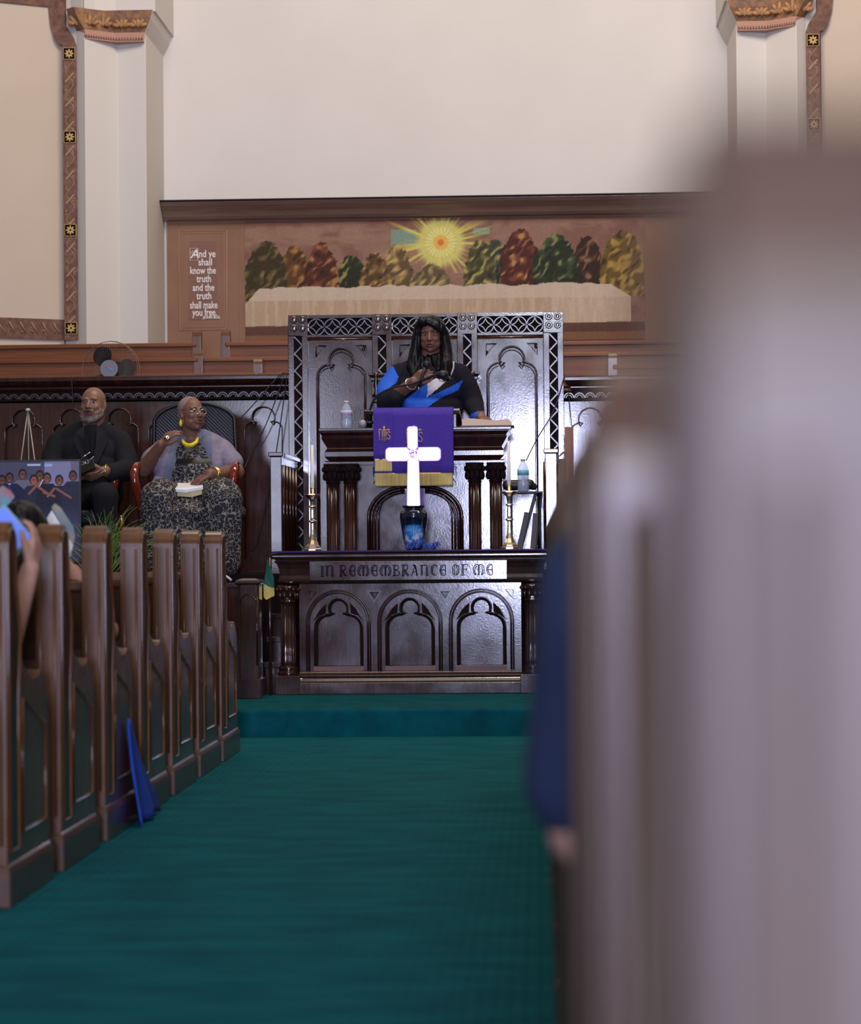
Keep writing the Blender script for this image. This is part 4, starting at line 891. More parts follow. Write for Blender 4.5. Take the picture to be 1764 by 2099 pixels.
# narrow side stairs between post and table
t = thing('side_stairs', 'small dark wooden steps between the square post and communion table', 'steps', (PX(548, 14.95), 14.9, STEP))
for i, (py) in enumerate((1362, 1310, 1262)):
    bb = B(); z = PZ(py, 14.9+.2*i, 550); bb.box(PX(528, 14.9)+.02, PX(572, 14.9)+.05, 14.90+.22*i, 15.58, z-.02, z+.012); bb.box(PX(532, 14.9)+.02, PX(572, 14.9)+.05, 14.93+.22*i, 15.58, STEP if i == 0 else z-.15, z-.02); bb.build('step_board', DK, t, bevel=.003)
# ------------------------------------------------------------------ people
SK1 = mat('skin_deep_brown', (.17, .075, .052), .5, col2=(.21, .095, .066), scale=(30, 30, 30), bump=.05, bscale=150)
SK2 = mat('skin_brown', (.20, .095, .064), .42, col2=(.24, .115, .078), scale=(30, 30, 30), bump=.05, bscale=150)
SK3 = mat('skin_light', (.42, .22, .17), .5, col2=(.47, .25, .19), scale=(30, 30, 30))
LIP = mat('lips_brown', (.20, .06, .05), .4); BROW = mat('brow_black', (.010, .008, .007), .7); BROWG = mat('brow_grey', (.10, .09, .08), .8)
HAIRB = mat('black_hair', (.004, .004, .006), .42, bump=.4, bscale=60, spec=.3)
def person(label, loc): return thing('person', label, 'person', loc)
def px(p, q, Y): return W(p, q, Y)
# ---- speaker standing at the pulpit
YW = 16.42
t = person('standing person in a black, blue and white top speaking into a handheld microphone', (PX(878, YW), YW, PLAT))
P = lambda a, b_, d=0: W(a, b_, YW+d)
hc = P(883, 687, .0); bl = Blob(); T, M = head(bl, hc, yaw=R(-4), pitch=R(8), sc=1.0)
bl.limb([T((0, .03, -.06)), P(880, 745, .05)], [.058, .065])
bl.e(P(880, 780, .06), (.17, .11, .10)); bl.e(P(878, 815, .06), (.20, .14, .16)); bl.e(P(878, 875, .07), (.20, .15, .18)); bl.e(P(878, 930, .08), (.21, .16, .20))
for sg in (-1, 1):
    c = P(878+sg*26, 930, .08); k = Vector((c.x+sg*.02, c.y+.01, PLAT+.48)); f = Vector((c.x+sg*.03, c.y+.02, PLAT+.07))
    bl.limb([c, k, f], [.10, .065, .045]); bl.limb([f, f+Vector((0, -.14, -.03))], [.042, .032])
sL, eL, wL = P(816, 768, .05), P(800, 820, -.06), P(848, 782, -.26)   # her right arm, bent to the microphone
bl.limb([sL, eL, wL], [.050, .050, .034])
hand(bl, wL, P(872, 762, -.30)-wL, P(872, 800, -.1)-P(872, 775, -.3), -1, curl=.95, sc=1.0, thumb=.6)
sR, eR, wR = P(938, 770, .05), P(972, 828, .06), P(985, 855, -.16)
bl.limb([sR, eR, wR], [.050, .048, .034]); hand(bl, wR, (P(1003, 864, -.30)-wR), (0, 0, -1), 1, curl=.30, sc=1.0)
bl.build('body', [SK1], t, voxel=.0055, smooth=3)
face_bits(T, M, 1.0, t, LIP, BROW)
blueL = [(796, 746), (806, 752), (817, 773), (812, 785), (790, 800), (766, 812), (766, 800), (782, 772)]
white_ = [(911, 724), (923, 727), (931, 739), (931, 754), (922, 775), (875, 815), (876, 784), (914, 765), (922, 744)]
blueB = [(949, 779), (939, 800), (904, 815), (868, 840), (822, 840), (828, 821), (856, 799), (877, 784), (875, 815), (921, 794)]
cuff = [(955, 853), (981, 842), (993, 857), (985, 868), (955, 868)]
def topcol(c, n):
    x, y = proj(c)
    if inpoly(x, y, cuff): return 1
    if n.y > .15: return 0
    if inpoly(x, y, blueL): return 1
    if inpoly(x, y, white_): return 2
    if inpoly(x, y, blueB): return 1
    return 0
TOPK = mat('top_black_knit', (.010, .009, .017), .9, spec=.2, bump=.2, bscale=200); TOPB = mat('top_bright_blue', (.005, .10, .62), .75, bump=.2, bscale=200); TOPW = mat('top_white', (.52, .50, .58), .75, bump=.2, bscale=200)
bl = Blob()
bl.e(P(880, 775, .06), (.20, .14, .12)); bl.e(P(878, 803, .05), (.225, .18, .15)); bl.e(P(877, 840, .05), (.235, .185, .17)); bl.e(P(877, 890, .06), (.245, .19, .2)); bl.limb([P(822, 764, .06), P(858, 752, .06), P(902, 752, .06), P(936, 764, .06)], [.062, .072, .072, .062])
bl.limb([P(818, 768, .05), P(796, 800, 0), P(795, 824, -.08), P(812, 818, -.15)], [.080, .084, .080, .066])
bl.limb([P(940, 768, .05), P(960, 800, .06), P(970, 828, .05), P(979, 852, -.12)], [.080, .078, .070, .050])
bl.build('patterned_top', [TOPK, TOPB, TOPW], t, voxel=.007, smooth=6, colfn=topcol, disp=lambda c: .004*noise.noise(c*14))
bl = Blob(); bl.e(P(878, 930, .08), (.25, .20, .22)); bl.limb([P(878, 935, .08), Vector((P(878, 930, .1).x, YW+.1, PLAT+.30))], [.23, .24])
bl.build('dark_skirt', [TOPK], t, voxel=.012, smooth=4)
# hair: long, parted, over the shoulders
bl = Blob()
bl.e(T((0, .030, .045)), (.098, .102, .088), rot=M); bl.e(T((0, .05, .0)), (.100, .095, .12), rot=M)
for sg, pts in ((-1, [(-.055, -.050, .100), (-.082, -.030, .055), (-.094, -.018, 0), (-.100, -.02, -.07), (-.112, -.03, -.14), (-.125, -.05, -.20), (-.105, -.09, -.27)]), (1, [(.035, -.055, .105), (.078, -.052, .060), (.094, -.022, .010), (.100, -.02, -.06), (.104, -.04, -.13), (.108, -.08, -.20), (.10, -.10, -.28)])):
    bl.limb([T(p) for p in pts], [.028, .026, .030, .036, .042, .044, .030])
bl.limb([T(p) for p in [(-.045, -.066, .088), (-.005, -.078, .096), (.040, -.080, .070), (.070, -.066, .035)]], [.022, .024, .024, .018])
for q in range(34):
    a = random.uniform(-1, 1); bl.limb([T((a*.09, -.02-.03*random.random(), -.135-.03*random.random())), T((a*.12+random.uniform(-.02, .02), -.06-.04*random.random(), -.20-.08*random.random()))], [.016, .010])
bl.build('long_hair', [HAIRB], t, voxel=.005, smooth=2, disp=lambda c: .0045*noise.noise(Vector((c.x*70, c.y*70, c.z*9))))
b = B(); bp = wL+(eL-wL)*.14; dv = (eL-wL).normalized(); u, v = frame_of(dv)
b.tube([bp+(u*math.cos(a)+v*math.sin(a))*.040 for a in np.linspace(0, 6.1, 20)], .0045, 6, closed=True); b.build('silver_bracelet', mat('pale_metal', (.7, .68, .6), .25, metal=.7), t)
MICP = P(868, 764, -.34)
m_ = thing('microphone', 'black handheld microphone held close under the chin of the speaker', 'microphone', tuple(P(860, 790, -.33)))
b = B(); a0, a1 = P(858, 792, -.31), P(872, 752, -.30); b.tube([a0, a0.lerp(a1, .5), a1], [.010, .012, .015], 12); b.build('handle', BLACK, m_)
b = B(); b.ell(a1+(a1-a0).normalized()*.018, (.024, .024, .026)); b.build('grille_head', mat('mic_grille', (.03, .03, .035), .5, metal=.6, bump=.5, bscale=300), m_)
b = B(); b.tube([a0, a0+Vector((-.004, 0, -.025))], [.006, .005], 8); b.build('cable_plug', SILV, m_)
# ---- man seated left
YM = 16.12
t = person('seated man in a charcoal suit, bald with a grey beard, behind the photo poster', (PX(190, YM), YM, PLAT))
P = lambda a, b_, d=0: W(a, b_, YM+d)
bl = Blob(); hc = P(191, 831, 0); T, M = head(bl, hc, yaw=R(-8), pitch=R(-4), sc=1.04, jaw=1.15)
bl.limb([T((0, .03, -.05)), P(187, 885, .06)], [.068, .078])
bl.e(P(184, 915, .08), (.19, .11, .10)); bl.e(P(184, 950, .08), (.20, .14, .20)); bl.e(P(184, 1010, .08), (.21, .18, .16))
for sg in (-1, 1):
    h_ = P(184+sg*28, 1030, .0); k_ = Vector((h_.x+sg*.10, YM-.50, PLAT+.50)); f_ = Vector((k_.x, YM-.42, PLAT+.08))
    bl.limb([h_, k_, f_], [.10, .075, .05]); bl.limb([f_, f_+Vector((0, -.17, -.03))], [.045, .035])
aR = [P(122, 910, .05), P(110, 975, -.02), P(165, 975, -.36)]; bl.limb(aR, [.050, .048, .036]); hand(bl, aR[2], (1, -.25, -.12), (0, .6, .8), 1, curl=.5)
aL = [P(246, 910, .05), P(260, 962, -.05), P(214, 966, -.34)]; bl.limb(aL, [.050, .048, .036]); hand(bl, aL[2], (-1, -.1, -.04), (0, .5, .85), -1, curl=.45, sc=1.05)
bl.build('body', [SK2], t, voxel=.0055, smooth=3); face_bits(T, M, 1.04, t, LIP, BROWG)
SUIT = mat('charcoal_suit', (.013, .013, .016), .9, spec=.2, bump=.15, bscale=200)
SUIT2 = mat('suit_lapel_shade', (.013, .012, .014), .8)
bl = Blob(); bl.limb([P(122, 903, .07), P(165, 888, .07), P(208, 888, .07), P(246, 903, .07)], [.070, .085, .085, .070]); bl.e(P(184, 928, .07), (.22, .16, .15)); bl.e(P(184, 975, .06), (.225, .19, .22)); bl.e(P(184, 1015, .06), (.23, .21, .15))
bl.limb([P(120, 908, .06), P(108, 940, .02), P(108, 976, -.05), P(150, 978, -.30)], [.078, .078, .074, .058])
bl.limb([P(248, 908, .06), P(258, 940, .0), P(262, 964, -.06), P(228, 968, -.28)], [.078, .078, .074, .060])
bl.build('suit_jacket', [SUIT], t, voxel=.008, smooth=5, disp=lambda c: .007*noise.noise(Vector((c.x*9, c.y*9, c.z*5))))
b = B()
for sg in (-1, 1):
    q = [P(186+sg*12, 872, -.10), P(186+sg*30, 885, -.115), P(186+sg*36, 905, -.125), P(186+sg*14, 950, -.155), P(186+sg*4, 975, -.165), P(186+sg*3, 955, -.16), P(186+sg*11, 905, -.14)]
    n_ = len(q); b.add([p for p in q]+[p+Vector((0, -.012, 0)) for p in q], [tuple(range(n_)), tuple(range(2*n_-1, n_-1, -1))]+[(i, (i+1) % n_, (i+1) % n_+n_, i+n_) for i in range(n_)])
    b.build('lapel', [mat('suit_lapel', (.016, .015, .018), .85, spec=.2)], t, bevel=.003); b = B()
b = B(); q = [P(178, 870, -.125), P(198, 870, -.125), P(192, 930, -.155), P(186, 930, -.155)]; b.add(q+[p+Vector((0, .02, 0)) for p in q], [(0, 1, 2, 3), (7, 6, 5, 4), (0, 4, 5, 1), (1, 5, 6, 2), (2, 6, 7, 3), (3, 7, 4, 0)]); b.build('black_shirt', mat('black_shirt', (.007, .007, .010), .8, spec=.2), t)
b = B(); b.prism([(a.x, a.z) for a in (P(182, 874), P(191, 874), P(192, 884), P(195, 925), P(187, 935), P(182, 925), P(183, 884))][::-1], YM-.168, YM-.150); b.build('tie', mat('black_tie', (.004, .004, .006), .7, spec=.2), t, bevel=.003)
bl = Blob()
for sg in (-1, 1):
    h_ = P(184+sg*28, 1030, .0); k_ = Vector((h_.x+sg*.10, YM-.50, PLAT+.52)); f_ = Vector((k_.x, YM-.42, PLAT+.10)); bl.limb([h_, k_, f_], [.115, .085, .065])
bl.build('trousers', [SUIT], t, voxel=.009, smooth=4)
for sg in (-1, 1):
    h_ = P(184+sg*28, 1030, .0); fx = h_.x+sg*.10; bl = Blob(); bl.limb([Vector((fx, YM-.42, PLAT+.055)), Vector((fx, YM-.62, PLAT+.035))], [.052, .042]); bl.build('shoe', [BLACK], t, voxel=.008)
BEARD = mat('grey_beard', (.17, .155, .15), .9, col2=(.08, .06, .05), scale=(60, 60, 60), bump=.5, bscale=180)
bl = Blob(); 
for sg in (-1, 1): bl.limb([T((sg*.070, -.006, -.030)), T((sg*.064, -.040, -.070)), T((sg*.036, -.072, -.098)), T((0, -.084, -.106))], [.012, .016, .020, .022])
bl.build('grey_beard', [BEARD], t, voxel=.005, smooth=1, disp=lambda c: .002*noise.noise(c*120)); 
b = B(); b.tube([T((-.030, -.098, -.055)), T((-.016, -.106, -.042)), T((0, -.108, -.040)), T((.016, -.106, -.042)), T((.030, -.098, -.055))], [.004, .006, .005, .006, .004], 8); b.build('moustache', BEARD, t)
gp = P(190, 957, -.47)
o = thing('booklet', 'black booklet held by the seated man in the charcoal suit', 'booklet', tuple(gp))
b = B(); c0 = P(166, 946, -.45); q = [P(164, 972, -.47), P(196, 958, -.47), P(190, 938, -.42), P(162, 944, -.42)]
b.add(q+[p+Vector((0, .018, -.006)) for p in q], [(0, 1, 2, 3), (7, 6, 5, 4), (0, 4, 5, 1), (1, 5, 6, 2), (2, 6, 7, 3), (3, 7, 4, 0)]); b.build('cover', BLACK, o, bevel=.002)
g = thing('eyeglasses', 'thin metal eyeglasses resting on the black booklet of the seated man', 'eyeglasses', tuple(P(176, 940, -.5)))
b = B()
for q in ([(164, 944), (171, 936), (185, 927)], [(164, 950), (170, 953), (178, 949), (186, 941), (192, 936)]): b.tube([P(a, c, -.50) for a, c in q], .0026, 6); b.build('temple_arm', SILV, g); b = B()
b = B()
for c_ in ((168, 950), (178, 947)): b.tube([P(c_[0]+4*math.cos(a), c_[1]+3.4*math.sin(a), -.50) for a in np.linspace(0, 5.9, 14)], .0016, 5, closed=True)
b.tube([P(171, 948, -.5), P(175, 947, -.5)], .0016, 5); b.build('lens_rims', SILV, g)
b = B(); wp = aL[2]; b.tube([wp+Vector((.012, .042*math.cos(a), .042*math.sin(a))) for a in np.linspace(0, 5.9, 16)], .006, 6, closed=True); b.build('gold_watch_band', mat('gold_metal', (.75, .52, .18), .25, metal=.9), t)
# ---- woman seated right of him
YF = 16.05
t = person('seated woman with cropped grey hair, lavender jacket and black and cream patterned dress', (PX(405, YF), YF, PLAT))
P = lambda a, b_, d=0: W(a, b_, YF+d)
bl = Blob(); hc = P(393, 850, 0); T, M = head(bl, hc, yaw=R(38), pitch=R(-6), sc=1.0, jaw=1.05)
bl.limb([T((0, .03, -.05)), P(393, 905, .06)], [.056, .062])
bl.e(P(396, 925, .08), (.20, .12, .11)); bl.e(P(400, 965, .07), (.20, .15, .18)); bl.e(P(408, 1015, .07), (.22, .18, .16))
for sg in (-1, 1):
    h_ = P(410+sg*30, 1030, 0); k_ = Vector((h_.x+sg*.09, YF-.46, PLAT+.48)); f_ = Vector((k_.x-sg*.02, YF-.40, PLAT+.07)); bl.limb([h_, k_, f_], [.10, .075, .045]); bl.limb([f_, f_+Vector((0, -.15, -.03))], [.042, .032])
aR = [P(330, 930, .04), P(294, 962, -.08), P(330, 912, -.24)]; bl.limb(aR, [.062, .054, .034])
hand(bl, aR[2], P(347, 890, -.26)-aR[2], (.8, .5, -.1), -1, curl=.65, sc=1.0)
aL = [P(458, 925, .06), P(484, 968, -.08), P(430, 972, -.34)]; bl.limb(aL, [.066, .056, .036]); hand(bl, aL[2], (-.95, -.15, -.5), (-.2, .3, -1), -1, curl=.42, sc=1.05)
bl.build('body', [SK1], t, voxel=.0055, smooth=3); face_bits(T, M, 1.0, t, LIP, BROW)
bl = Blob(); bl.e(T((0, .024, .046)), (.080, .088, .080), rot=M); bl.e(T((0, .040, .0)), (.076, .074, .08), rot=M)
bl.build('cropped_grey_hair', [mat('cropped_grey', (.20, .15, .13), .9, col2=(.27, .21, .18), scale=(60, 60, 60), bump=.6, bscale=220)], t, voxel=.005, smooth=2)
b = B()
for sg in (-1, 1): b.tube([T((sg*.030+.023*math.cos(a), -.103, .004+.017*math.sin(a))) for a in np.linspace(0, 5.95, 18)], .0020, 5, closed=True); b.tube([T((sg*.052, -.100, .008)), T((sg*.078, -.04, .010)), T((sg*.080, .01, .004))], .0018, 5)
b.tube([T((-.008, -.104, .006)), T((.008, -.104, .006))], .002, 5); b.build('eyeglasses', SILV, t)
YEL = mat('yellow_bead', (.75, .60, .02), .4)
b = B(); b.ell(T((-.082, .010, -.060)), (.012, .012, .020)); b.ell(T((-.080, .010, -.040)), (.006, .006, .010)); b.build('yellow_earring', YEL, t)
b = B(); pts = [P(374, 902, -.07), P(377, 909, -.11), P(385, 913, -.13), P(394, 912, -.135), (P(402, 907, -.12)), P(405, 898, -.08)]; b.tube(pts, [.008, .013, .014, .014, .013, .008], 8); b.build('yellow_necklace', YEL, t)
# printed dress
DR = bpy.data.materials.new('printed_dress'); DR.use_nodes = True; nt = DR.node_tree; bs = nt.nodes['Principled BSDF']; tc = nt.nodes.new('ShaderNodeTexCoord')
nz = nt.nodes.new('ShaderNodeTexNoise'); nz.inputs['Scale'].default_value = 9; nt.links.new(tc.outputs['Object'], nz.inputs['Vector'])
ad = nt.nodes.new('ShaderNodeMixRGB'); ad.inputs[0].default_value = .12; nt.links.new(tc.outputs['Object'], ad.inputs[1]); nt.links.new(nz.outputs['Color'], ad.inputs[2])
vo = nt.nodes.new('ShaderNodeTexVoronoi'); vo.feature = 'DISTANCE_TO_EDGE'; vo.inputs['Scale'].default_value = 42; nt.links.new(ad.outputs[0], vo.inputs['Vector'])
n3 = nt.nodes.new('ShaderNodeTexNoise'); n3.inputs['Scale'].default_value = 55; n3.inputs['Detail'].default_value = 4; nt.links.new(tc.outputs['Object'], n3.inputs['Vector'])
mt = nt.nodes.new('ShaderNodeMath'); mt.operation = 'MULTIPLY_ADD'; mt.inputs[1].default_value = .36; mt.inputs[2].default_value = -.125; nt.links.new(n3.outputs[0], mt.inputs[0])
ls = nt.nodes.new('ShaderNodeMath'); ls.operation = 'LESS_THAN'; nt.links.new(vo.outputs['Distance'], ls.inputs[0]); nt.links.new(mt.outputs[0], ls.inputs[1])
mxx = nt.nodes.new('ShaderNodeMixRGB'); mxx.inputs[1].default_value = (.010, .010, .020, 1); mxx.inputs[2].default_value = (.27, .24, .20, 1); nt.links.new(ls.outputs[0], mxx.inputs[0]); nt.links.new(mxx.outputs[0], bs.inputs['Base Color']); bs.inputs['Roughness'].default_value = .8
bl = Blob(); bl.e(P(396, 945, .06), (.17, .14, .11)); bl.e(P(400, 970, .04), (.19, .18, .17)); bl.e(P(406, 1015, .02), (.25, .22, .16)); bl.limb([P(380, 934, .0), P(410, 934, .0)], [.09, .09])
for sg in (-1, 1):
    h_ = P(410+sg*32, 1035, 0); k_ = Vector((h_.x+sg*.10, YF-.44, PLAT+.50)); f_ = Vector((k_.x, YF-.42, PLAT+.08)); bl.limb([h_, k_, f_], [.13, .125, .12])
bl.limb([P(385, 1050, -.36), P(382, 1145, -.40)], [.13, .14]); bl.limb([P(440, 1050, -.36), P(440, 1145, -.40)], [.13, .14]); bl.e(P(410, 1052, -.2), (.30, .32, .12))
def drc(c, n):
    x, y = proj(c); return 1 if (940 < y-(x-400)*-.02 < 951 and x > 355) or (908 < y < 922 and n.y < 0 and 372 < x < 412) else 0
bl.build('printed_dress', [DR, BLACK], t, voxel=.009, smooth=5, colfn=drc, disp=lambda c: .012*noise.noise(Vector((c.x*11, c.y*11, c.z*2.5))))
LAV = mat('lavender_jacket', (.20, .17, .25), .75, col2=(.25, .215, .30), scale=(40, 40, 40), bump=.2, bscale=250)
LAVB = mat('blue_grey_lining', (.12, .14, .21), .8, col2=(.16, .18, .26), scale=(90, 90, 90))
bl = Blob(); bl.limb([P(338, 920, .06), P(372, 904, .05)], [.065, .070]); bl.limb([P(416, 900, .06), P(448, 916, .06)], [.070, .068])
bl.limb([P(334, 925, .04), P(312, 945, -.02)], [.078, .078]); bl.limb([P(455, 924, .06), P(474, 948, -.02)], [.080, .080])
bl.limb([P(352, 915, .02), P(345, 955, -.02), P(332, 1000, .0)], [.085, .085, .075]); bl.limb([P(430, 915, .02), P(445, 955, .0), P(462, 1010, .02)], [.085, .085, .07])
bl.e(P(398, 950, .14), (.24, .12, .22))
bl.build('lavender_jacket', [LAV, LAVB], t, voxel=.008, smooth=5, colfn=lambda c, n: 1 if (340 < proj(c)[0]-(proj(c)[1]-950)*-.25 < 378 or 412 < proj(c)[0] < 434) and n.y < -.2 else 0, disp=lambda c: .006*noise.noise(c*12))
b = B(); q = [P(318, 975, -.10), P(352, 985, -.16), P(330, 1018, -.20), P(305, 1040, -.22), P(284, 1046, -.22), P(296, 1010, -.16)]
b.add(q+[p+Vector((0, .02, 0)) for p in q], [tuple(range(6)), tuple(range(11, 5, -1))]+[(i, (i+1) % 6, (i+1) % 6+6, i+6) for i in range(6)]); b.build('jacket_flap', LAV, t, bevel=.008)
b = B(); q = [P(455, 985, -.12), P(482, 1000, -.16), P(497, 1020, -.18), P(495, 1040, -.18), P(470, 1018, -.18), P(448, 1000, -.16)]
b.add(q+[p+Vector((0, .03, 0)) for p in q], [tuple(range(6)), tuple(range(11, 5, -1))]+[(i, (i+1) % 6, (i+1) % 6+6, i+6) for i in range(6)]); b.build('jacket_flap', LAVB, t, bevel=.01)
GOLDM = mat('gold_metal', (.75, .52, .18), .25, metal=.9)
b = B(); wp = aL[2]+(aL[1]-aL[2])*.12; dv = (aL[1]-aL[2]).normalized(); u, v = frame_of(dv)
for k in range(3): b.tube([wp+dv*(.010*k)+(u*math.cos(a)+v*math.sin(a))*.043 for a in np.linspace(0, 6.0, 18)], .006, 6, closed=True)
b.build('gold_bracelet', GOLDM, t)
b = B(); b.tube([P(341+5*math.cos(a), 897+3*math.sin(a), -.34) for a in np.linspace(0, 5.9, 12)], .005, 6, closed=True); b.ell(P(340, 897, -.35), (.014, .008, .009)); b.build('silver_ring', SILV, t)
o = thing('open_book', 'open book with white and yellowed pages lying on the lap of the seated woman', 'book', tuple(P(372, 1005, -.5)))
def leafs(nm, q, th, m_):
    b = B(); n_ = len(q); b.add(q+[p+Vector((0, .0, -th)) for p in q], [tuple(range(n_)), tuple(range(2*n_-1, n_-1, -1))]+[(i, (i+1) % n_, (i+1) % n_+n_, i+n_) for i in range(n_)]); b.build(nm, m_, o, bevel=.002)
leafs('page_block', [P(348, 1008, -.44), P(372, 1008, -.46), P(392, 1010, -.46), P(414, 1004, -.44), P(412, 992, -.22), P(390, 996, -.22), P(356, 996, -.22)], .030, mat('yellowed_pages', (.55, .47, .26), .7, bump=.4, bscale=200))
leafs('white_page', [P(331, 1000, -.44), P(350, 1001, -.46), P(380, 1004, -.47), P(416, 997, -.44), P(414, 987, -.24), P(380, 990, -.24), P(333, 988, -.24)], .020, PAPER)
# ---- seated members of the congregation (facing the chancel)
def sitter(label, x, y, skin, top, hair, scale=1.0, floor=0.0, lean=0.0, armR=None, armL=None, long_sleeve=False, bob=False, slv=(.070, .064), sl_end=.72):
    t = person(label, (x, y, floor)); S_ = scale
    Q = lambda a, b_, c: Vector((x+a*S_, y+(b_+lean*max(0, c-.5))*S_, floor+c*S_))
    bl = Blob(); hc = Q(0, .0, 1.14); T, M = head(bl, hc, yaw=math.pi, pitch=0, sc=S_)
    bl.limb([T((0, .03, -.05)), Q(0, 0, .98)], [.055, .062]); bl.e(Q(0, 0, .90), (.18, .11, .10)); bl.e(Q(0, 0, .75), (.16, .12, .18)); bl.e(Q(0, .02, .55), (.17, .14, .12))
    for sg in (-1, 1): bl.limb([Q(sg*.09, .04, .54), Q(sg*.11, .42, .55), Q(sg*.11, .42, .10)], [.085, .065, .045]); bl.limb([Q(sg*.11, .42, .06), Q(sg*.11, .55, .04)], [.040, .032])
    arms = []
    for sg, A in ((-1, armL), (1, armR)):
        if A is None: A = [Q(sg*.19, 0, .93), Q(sg*.24, .02, .68), Q(sg*.14, .24, .62)]
        bl.limb(A, [.052, .044, .030]); d_ = (A[2]-A[1]).normalized(); n_ = Vector((-sg*.6, .3, -.6)) if d_.z < .5 else Vector((-sg, .3, .1)); hand(bl, A[2], d_, n_, sg, curl=.55); arms.append(A)
    bl.build('body', [skin], t, voxel=.006, smooth=3)
    for s_ in (-1, 1): b = B(); b.ell(T((s_*.029, -.072, .010)), (.0145, .0125, .0088), rot=M); b.build('eye', EYEW, t)
    bl = Blob(); bl.e(Q(0, 0, .90), (.20, .13, .11)); bl.e(Q(0, 0, .74), (.18, .145, .2)); bl.e(Q(0, .02, .56), (.19, .16, .12))
    for A in arms:
        e_ = A[0].lerp(A[1], 1.0 if long_sleeve else sl_end); bl.limb([A[0], e_]+([A[1].lerp(A[2], .9)] if long_sleeve else []), list(slv)+([.045] if long_sleeve else []))
    bl.build('top', [top], t, voxel=.008, smooth=4, disp=lambda c: .004*noise.noise(c*15))
    bl = Blob()
    for sg in (-1, 1): bl.limb([Q(sg*.09, .04, .55), Q(sg*.11, .43, .56), Q(sg*.11, .43, .12)], [.105, .082, .065])
    bl.build('trousers', [mat('dark_trousers', (.012, .012, .018), .8)], t, voxel=.009, smooth=3)
    for sg in (-1, 1): bl = Blob(); bl.limb([Q(sg*.11, .42, .055), Q(sg*.11, .56, .045)], [.058, .048]); bl.build('shoe', [BLACK], t, voxel=.008)
    if hair:
        bl = Blob(); bl.e(T((0, .028, .042)), (.088*S_, .098*S_, .088*S_), rot=M); bl.e(T((0, .045, -.01)), (.085*S_, .082*S_, .10*S_), rot=M)
        if bob:
            for sg in (-1, 1): bl.limb([T((sg*.070, .01, .03)), T((sg*.088, .02, -.04)), T((sg*.080, .03, -.12))], [.032, .036, .03])
            bl.limb([T((-.05, .09, -.02)), T((0, .10, -.08)), T((.05, .09, -.02))], [.05, .06, .05])
        bl.build('hair', [hair], t, voxel=.006, smooth=2, disp=lambda c: .004*noise.noise(Vector((c.x*60, c.y*60, c.z*10))))
    return t
BT = mat('black_top', (.008, .007, .012), .8); NAVY = mat('navy_shirt', (.010, .020, .062), .85, bump=.1, bscale=200); PINKT = mat('grey_pink_top', (.12, .09, .11), .8)
# arm with raised phone at the left frame edge
ya = 7.50
w_ = W(62, 1165, ya+.10)
sitter('light-skinned person at the left frame edge raising a phone in one hand', W(-95, 1150, ya).x, ya, SK3, PINKT, mat('brown_hair', (.05, .025, .015), .5, bump=.4, bscale=60), armR=[W(-60, 1225, ya), W(12, 1335, ya-.02), w_], scale=.98)
ph = thing('phone', 'bright-screened phone held up by the raised hand at the left edge', 'phone', tuple(W(30, 1085, ya+.12)))
c_ = W(22, 1082, ya+.13); b = B(); ux = Vector((.62, .15, -.75)).normalized(); uz = Vector((.78, -.1, .62)).normalized(); ny = ux.cross(uz)
def slab(b, c, hu, hv, th, mi=0): b.add([c+ux*(a*hu)+uz*(d*hv)+ny*(e*th) for a, d, e in ((-1, -1, -1), (1, -1, -1), (1, 1, -1), (-1, 1, -1), (-1, -1, 1), (1, -1, 1), (1, 1, 1), (-1, 1, 1))], [(0, 3, 2, 1), (4, 5, 6, 7), (0, 1, 5, 4), (1, 2, 6, 5), (2, 3, 7, 6), (3, 0, 4, 7)], mi)
slab(b, c_, .070, .035, .0045); b.build('case', mat('phone_case', (.25, .45, .50), .3), ph, bevel=.003)
sgn = 1 if ny.y < 0 else -1
b = B(); slab(b, c_+ny*sgn*.005, .064, .031, .0006); b.build('screen', mat('phone_screen', (.10, .12, .35), .2, emit=(.12, .22, .8), es=.8), ph)
# dark-haired person in the next row holding a printed sheet
yb_ = 8.86
sitter('dark-haired person in black behind the raised hand, elbow out beyond the pew end', W(48, 1150, yb_).x, yb_, SK3, BT, HAIRB, armR=[W(148, 1225, yb_), W(219, 1292, yb_+.16), W(150, 1172, yb_+.30)], bob=True, scale=.97)
sh = thing('printed_sheet', 'white printed order sheet held upright beside the dark-haired head', 'paper', tuple(W(130, 1150, yb_+.3)))
SHP = [(100, 1030), (108, 1018), (120, 1040), (150, 1120), (151, 1130), (138, 1168), (128, 1165)]
b = B(); pts = [W(a, c, yb_+.36+.03*math.sin(i)) for i, (a, c) in enumerate([(96, 1062), (106, 1046), (150, 1118), (137, 1167), (124, 1165)])]
b.add(pts+[p+Vector((0, .003, 0)) for p in pts], [tuple(range(5)), tuple(range(9, 4, -1))]+[(i, (i+1) % 5, (i+1) % 5+5, i+5) for i in range(5)]); b.build('front_page', PAPER, sh)
b = B(); pts = [W(a, c, yb_+.40+.02*math.sin(i)) for i, (a, c) in enumerate([(105, 1040), (112, 1032), (124, 1040), (150, 1080), (154, 1100), (150, 1118)])]
b.add(pts+[p+Vector((0, .003, 0)) for p in pts], [tuple(range(6)), tuple(range(11, 5, -1))]+[(i, (i+1) % 6, (i+1) % 6+6, i+6) for i in range(6)]); b.build('picture_page', mat('picture_page', (.10, .22, .32), .6, col2=(.38, .30, .20), scale=(9, 9, 9)), sh)
fn = thing('hand_fan', 'pale blue and red printed card held aloft in front of the photo poster', 'card', tuple(W(12, 1020, yb_+.2)))
b = B(); pts = [W(a, c, yb_+.25) for a, c in [(-20, 1020), (5, 995), (22, 1006), (30, 1018), (4, 1052), (-20, 1070)]]
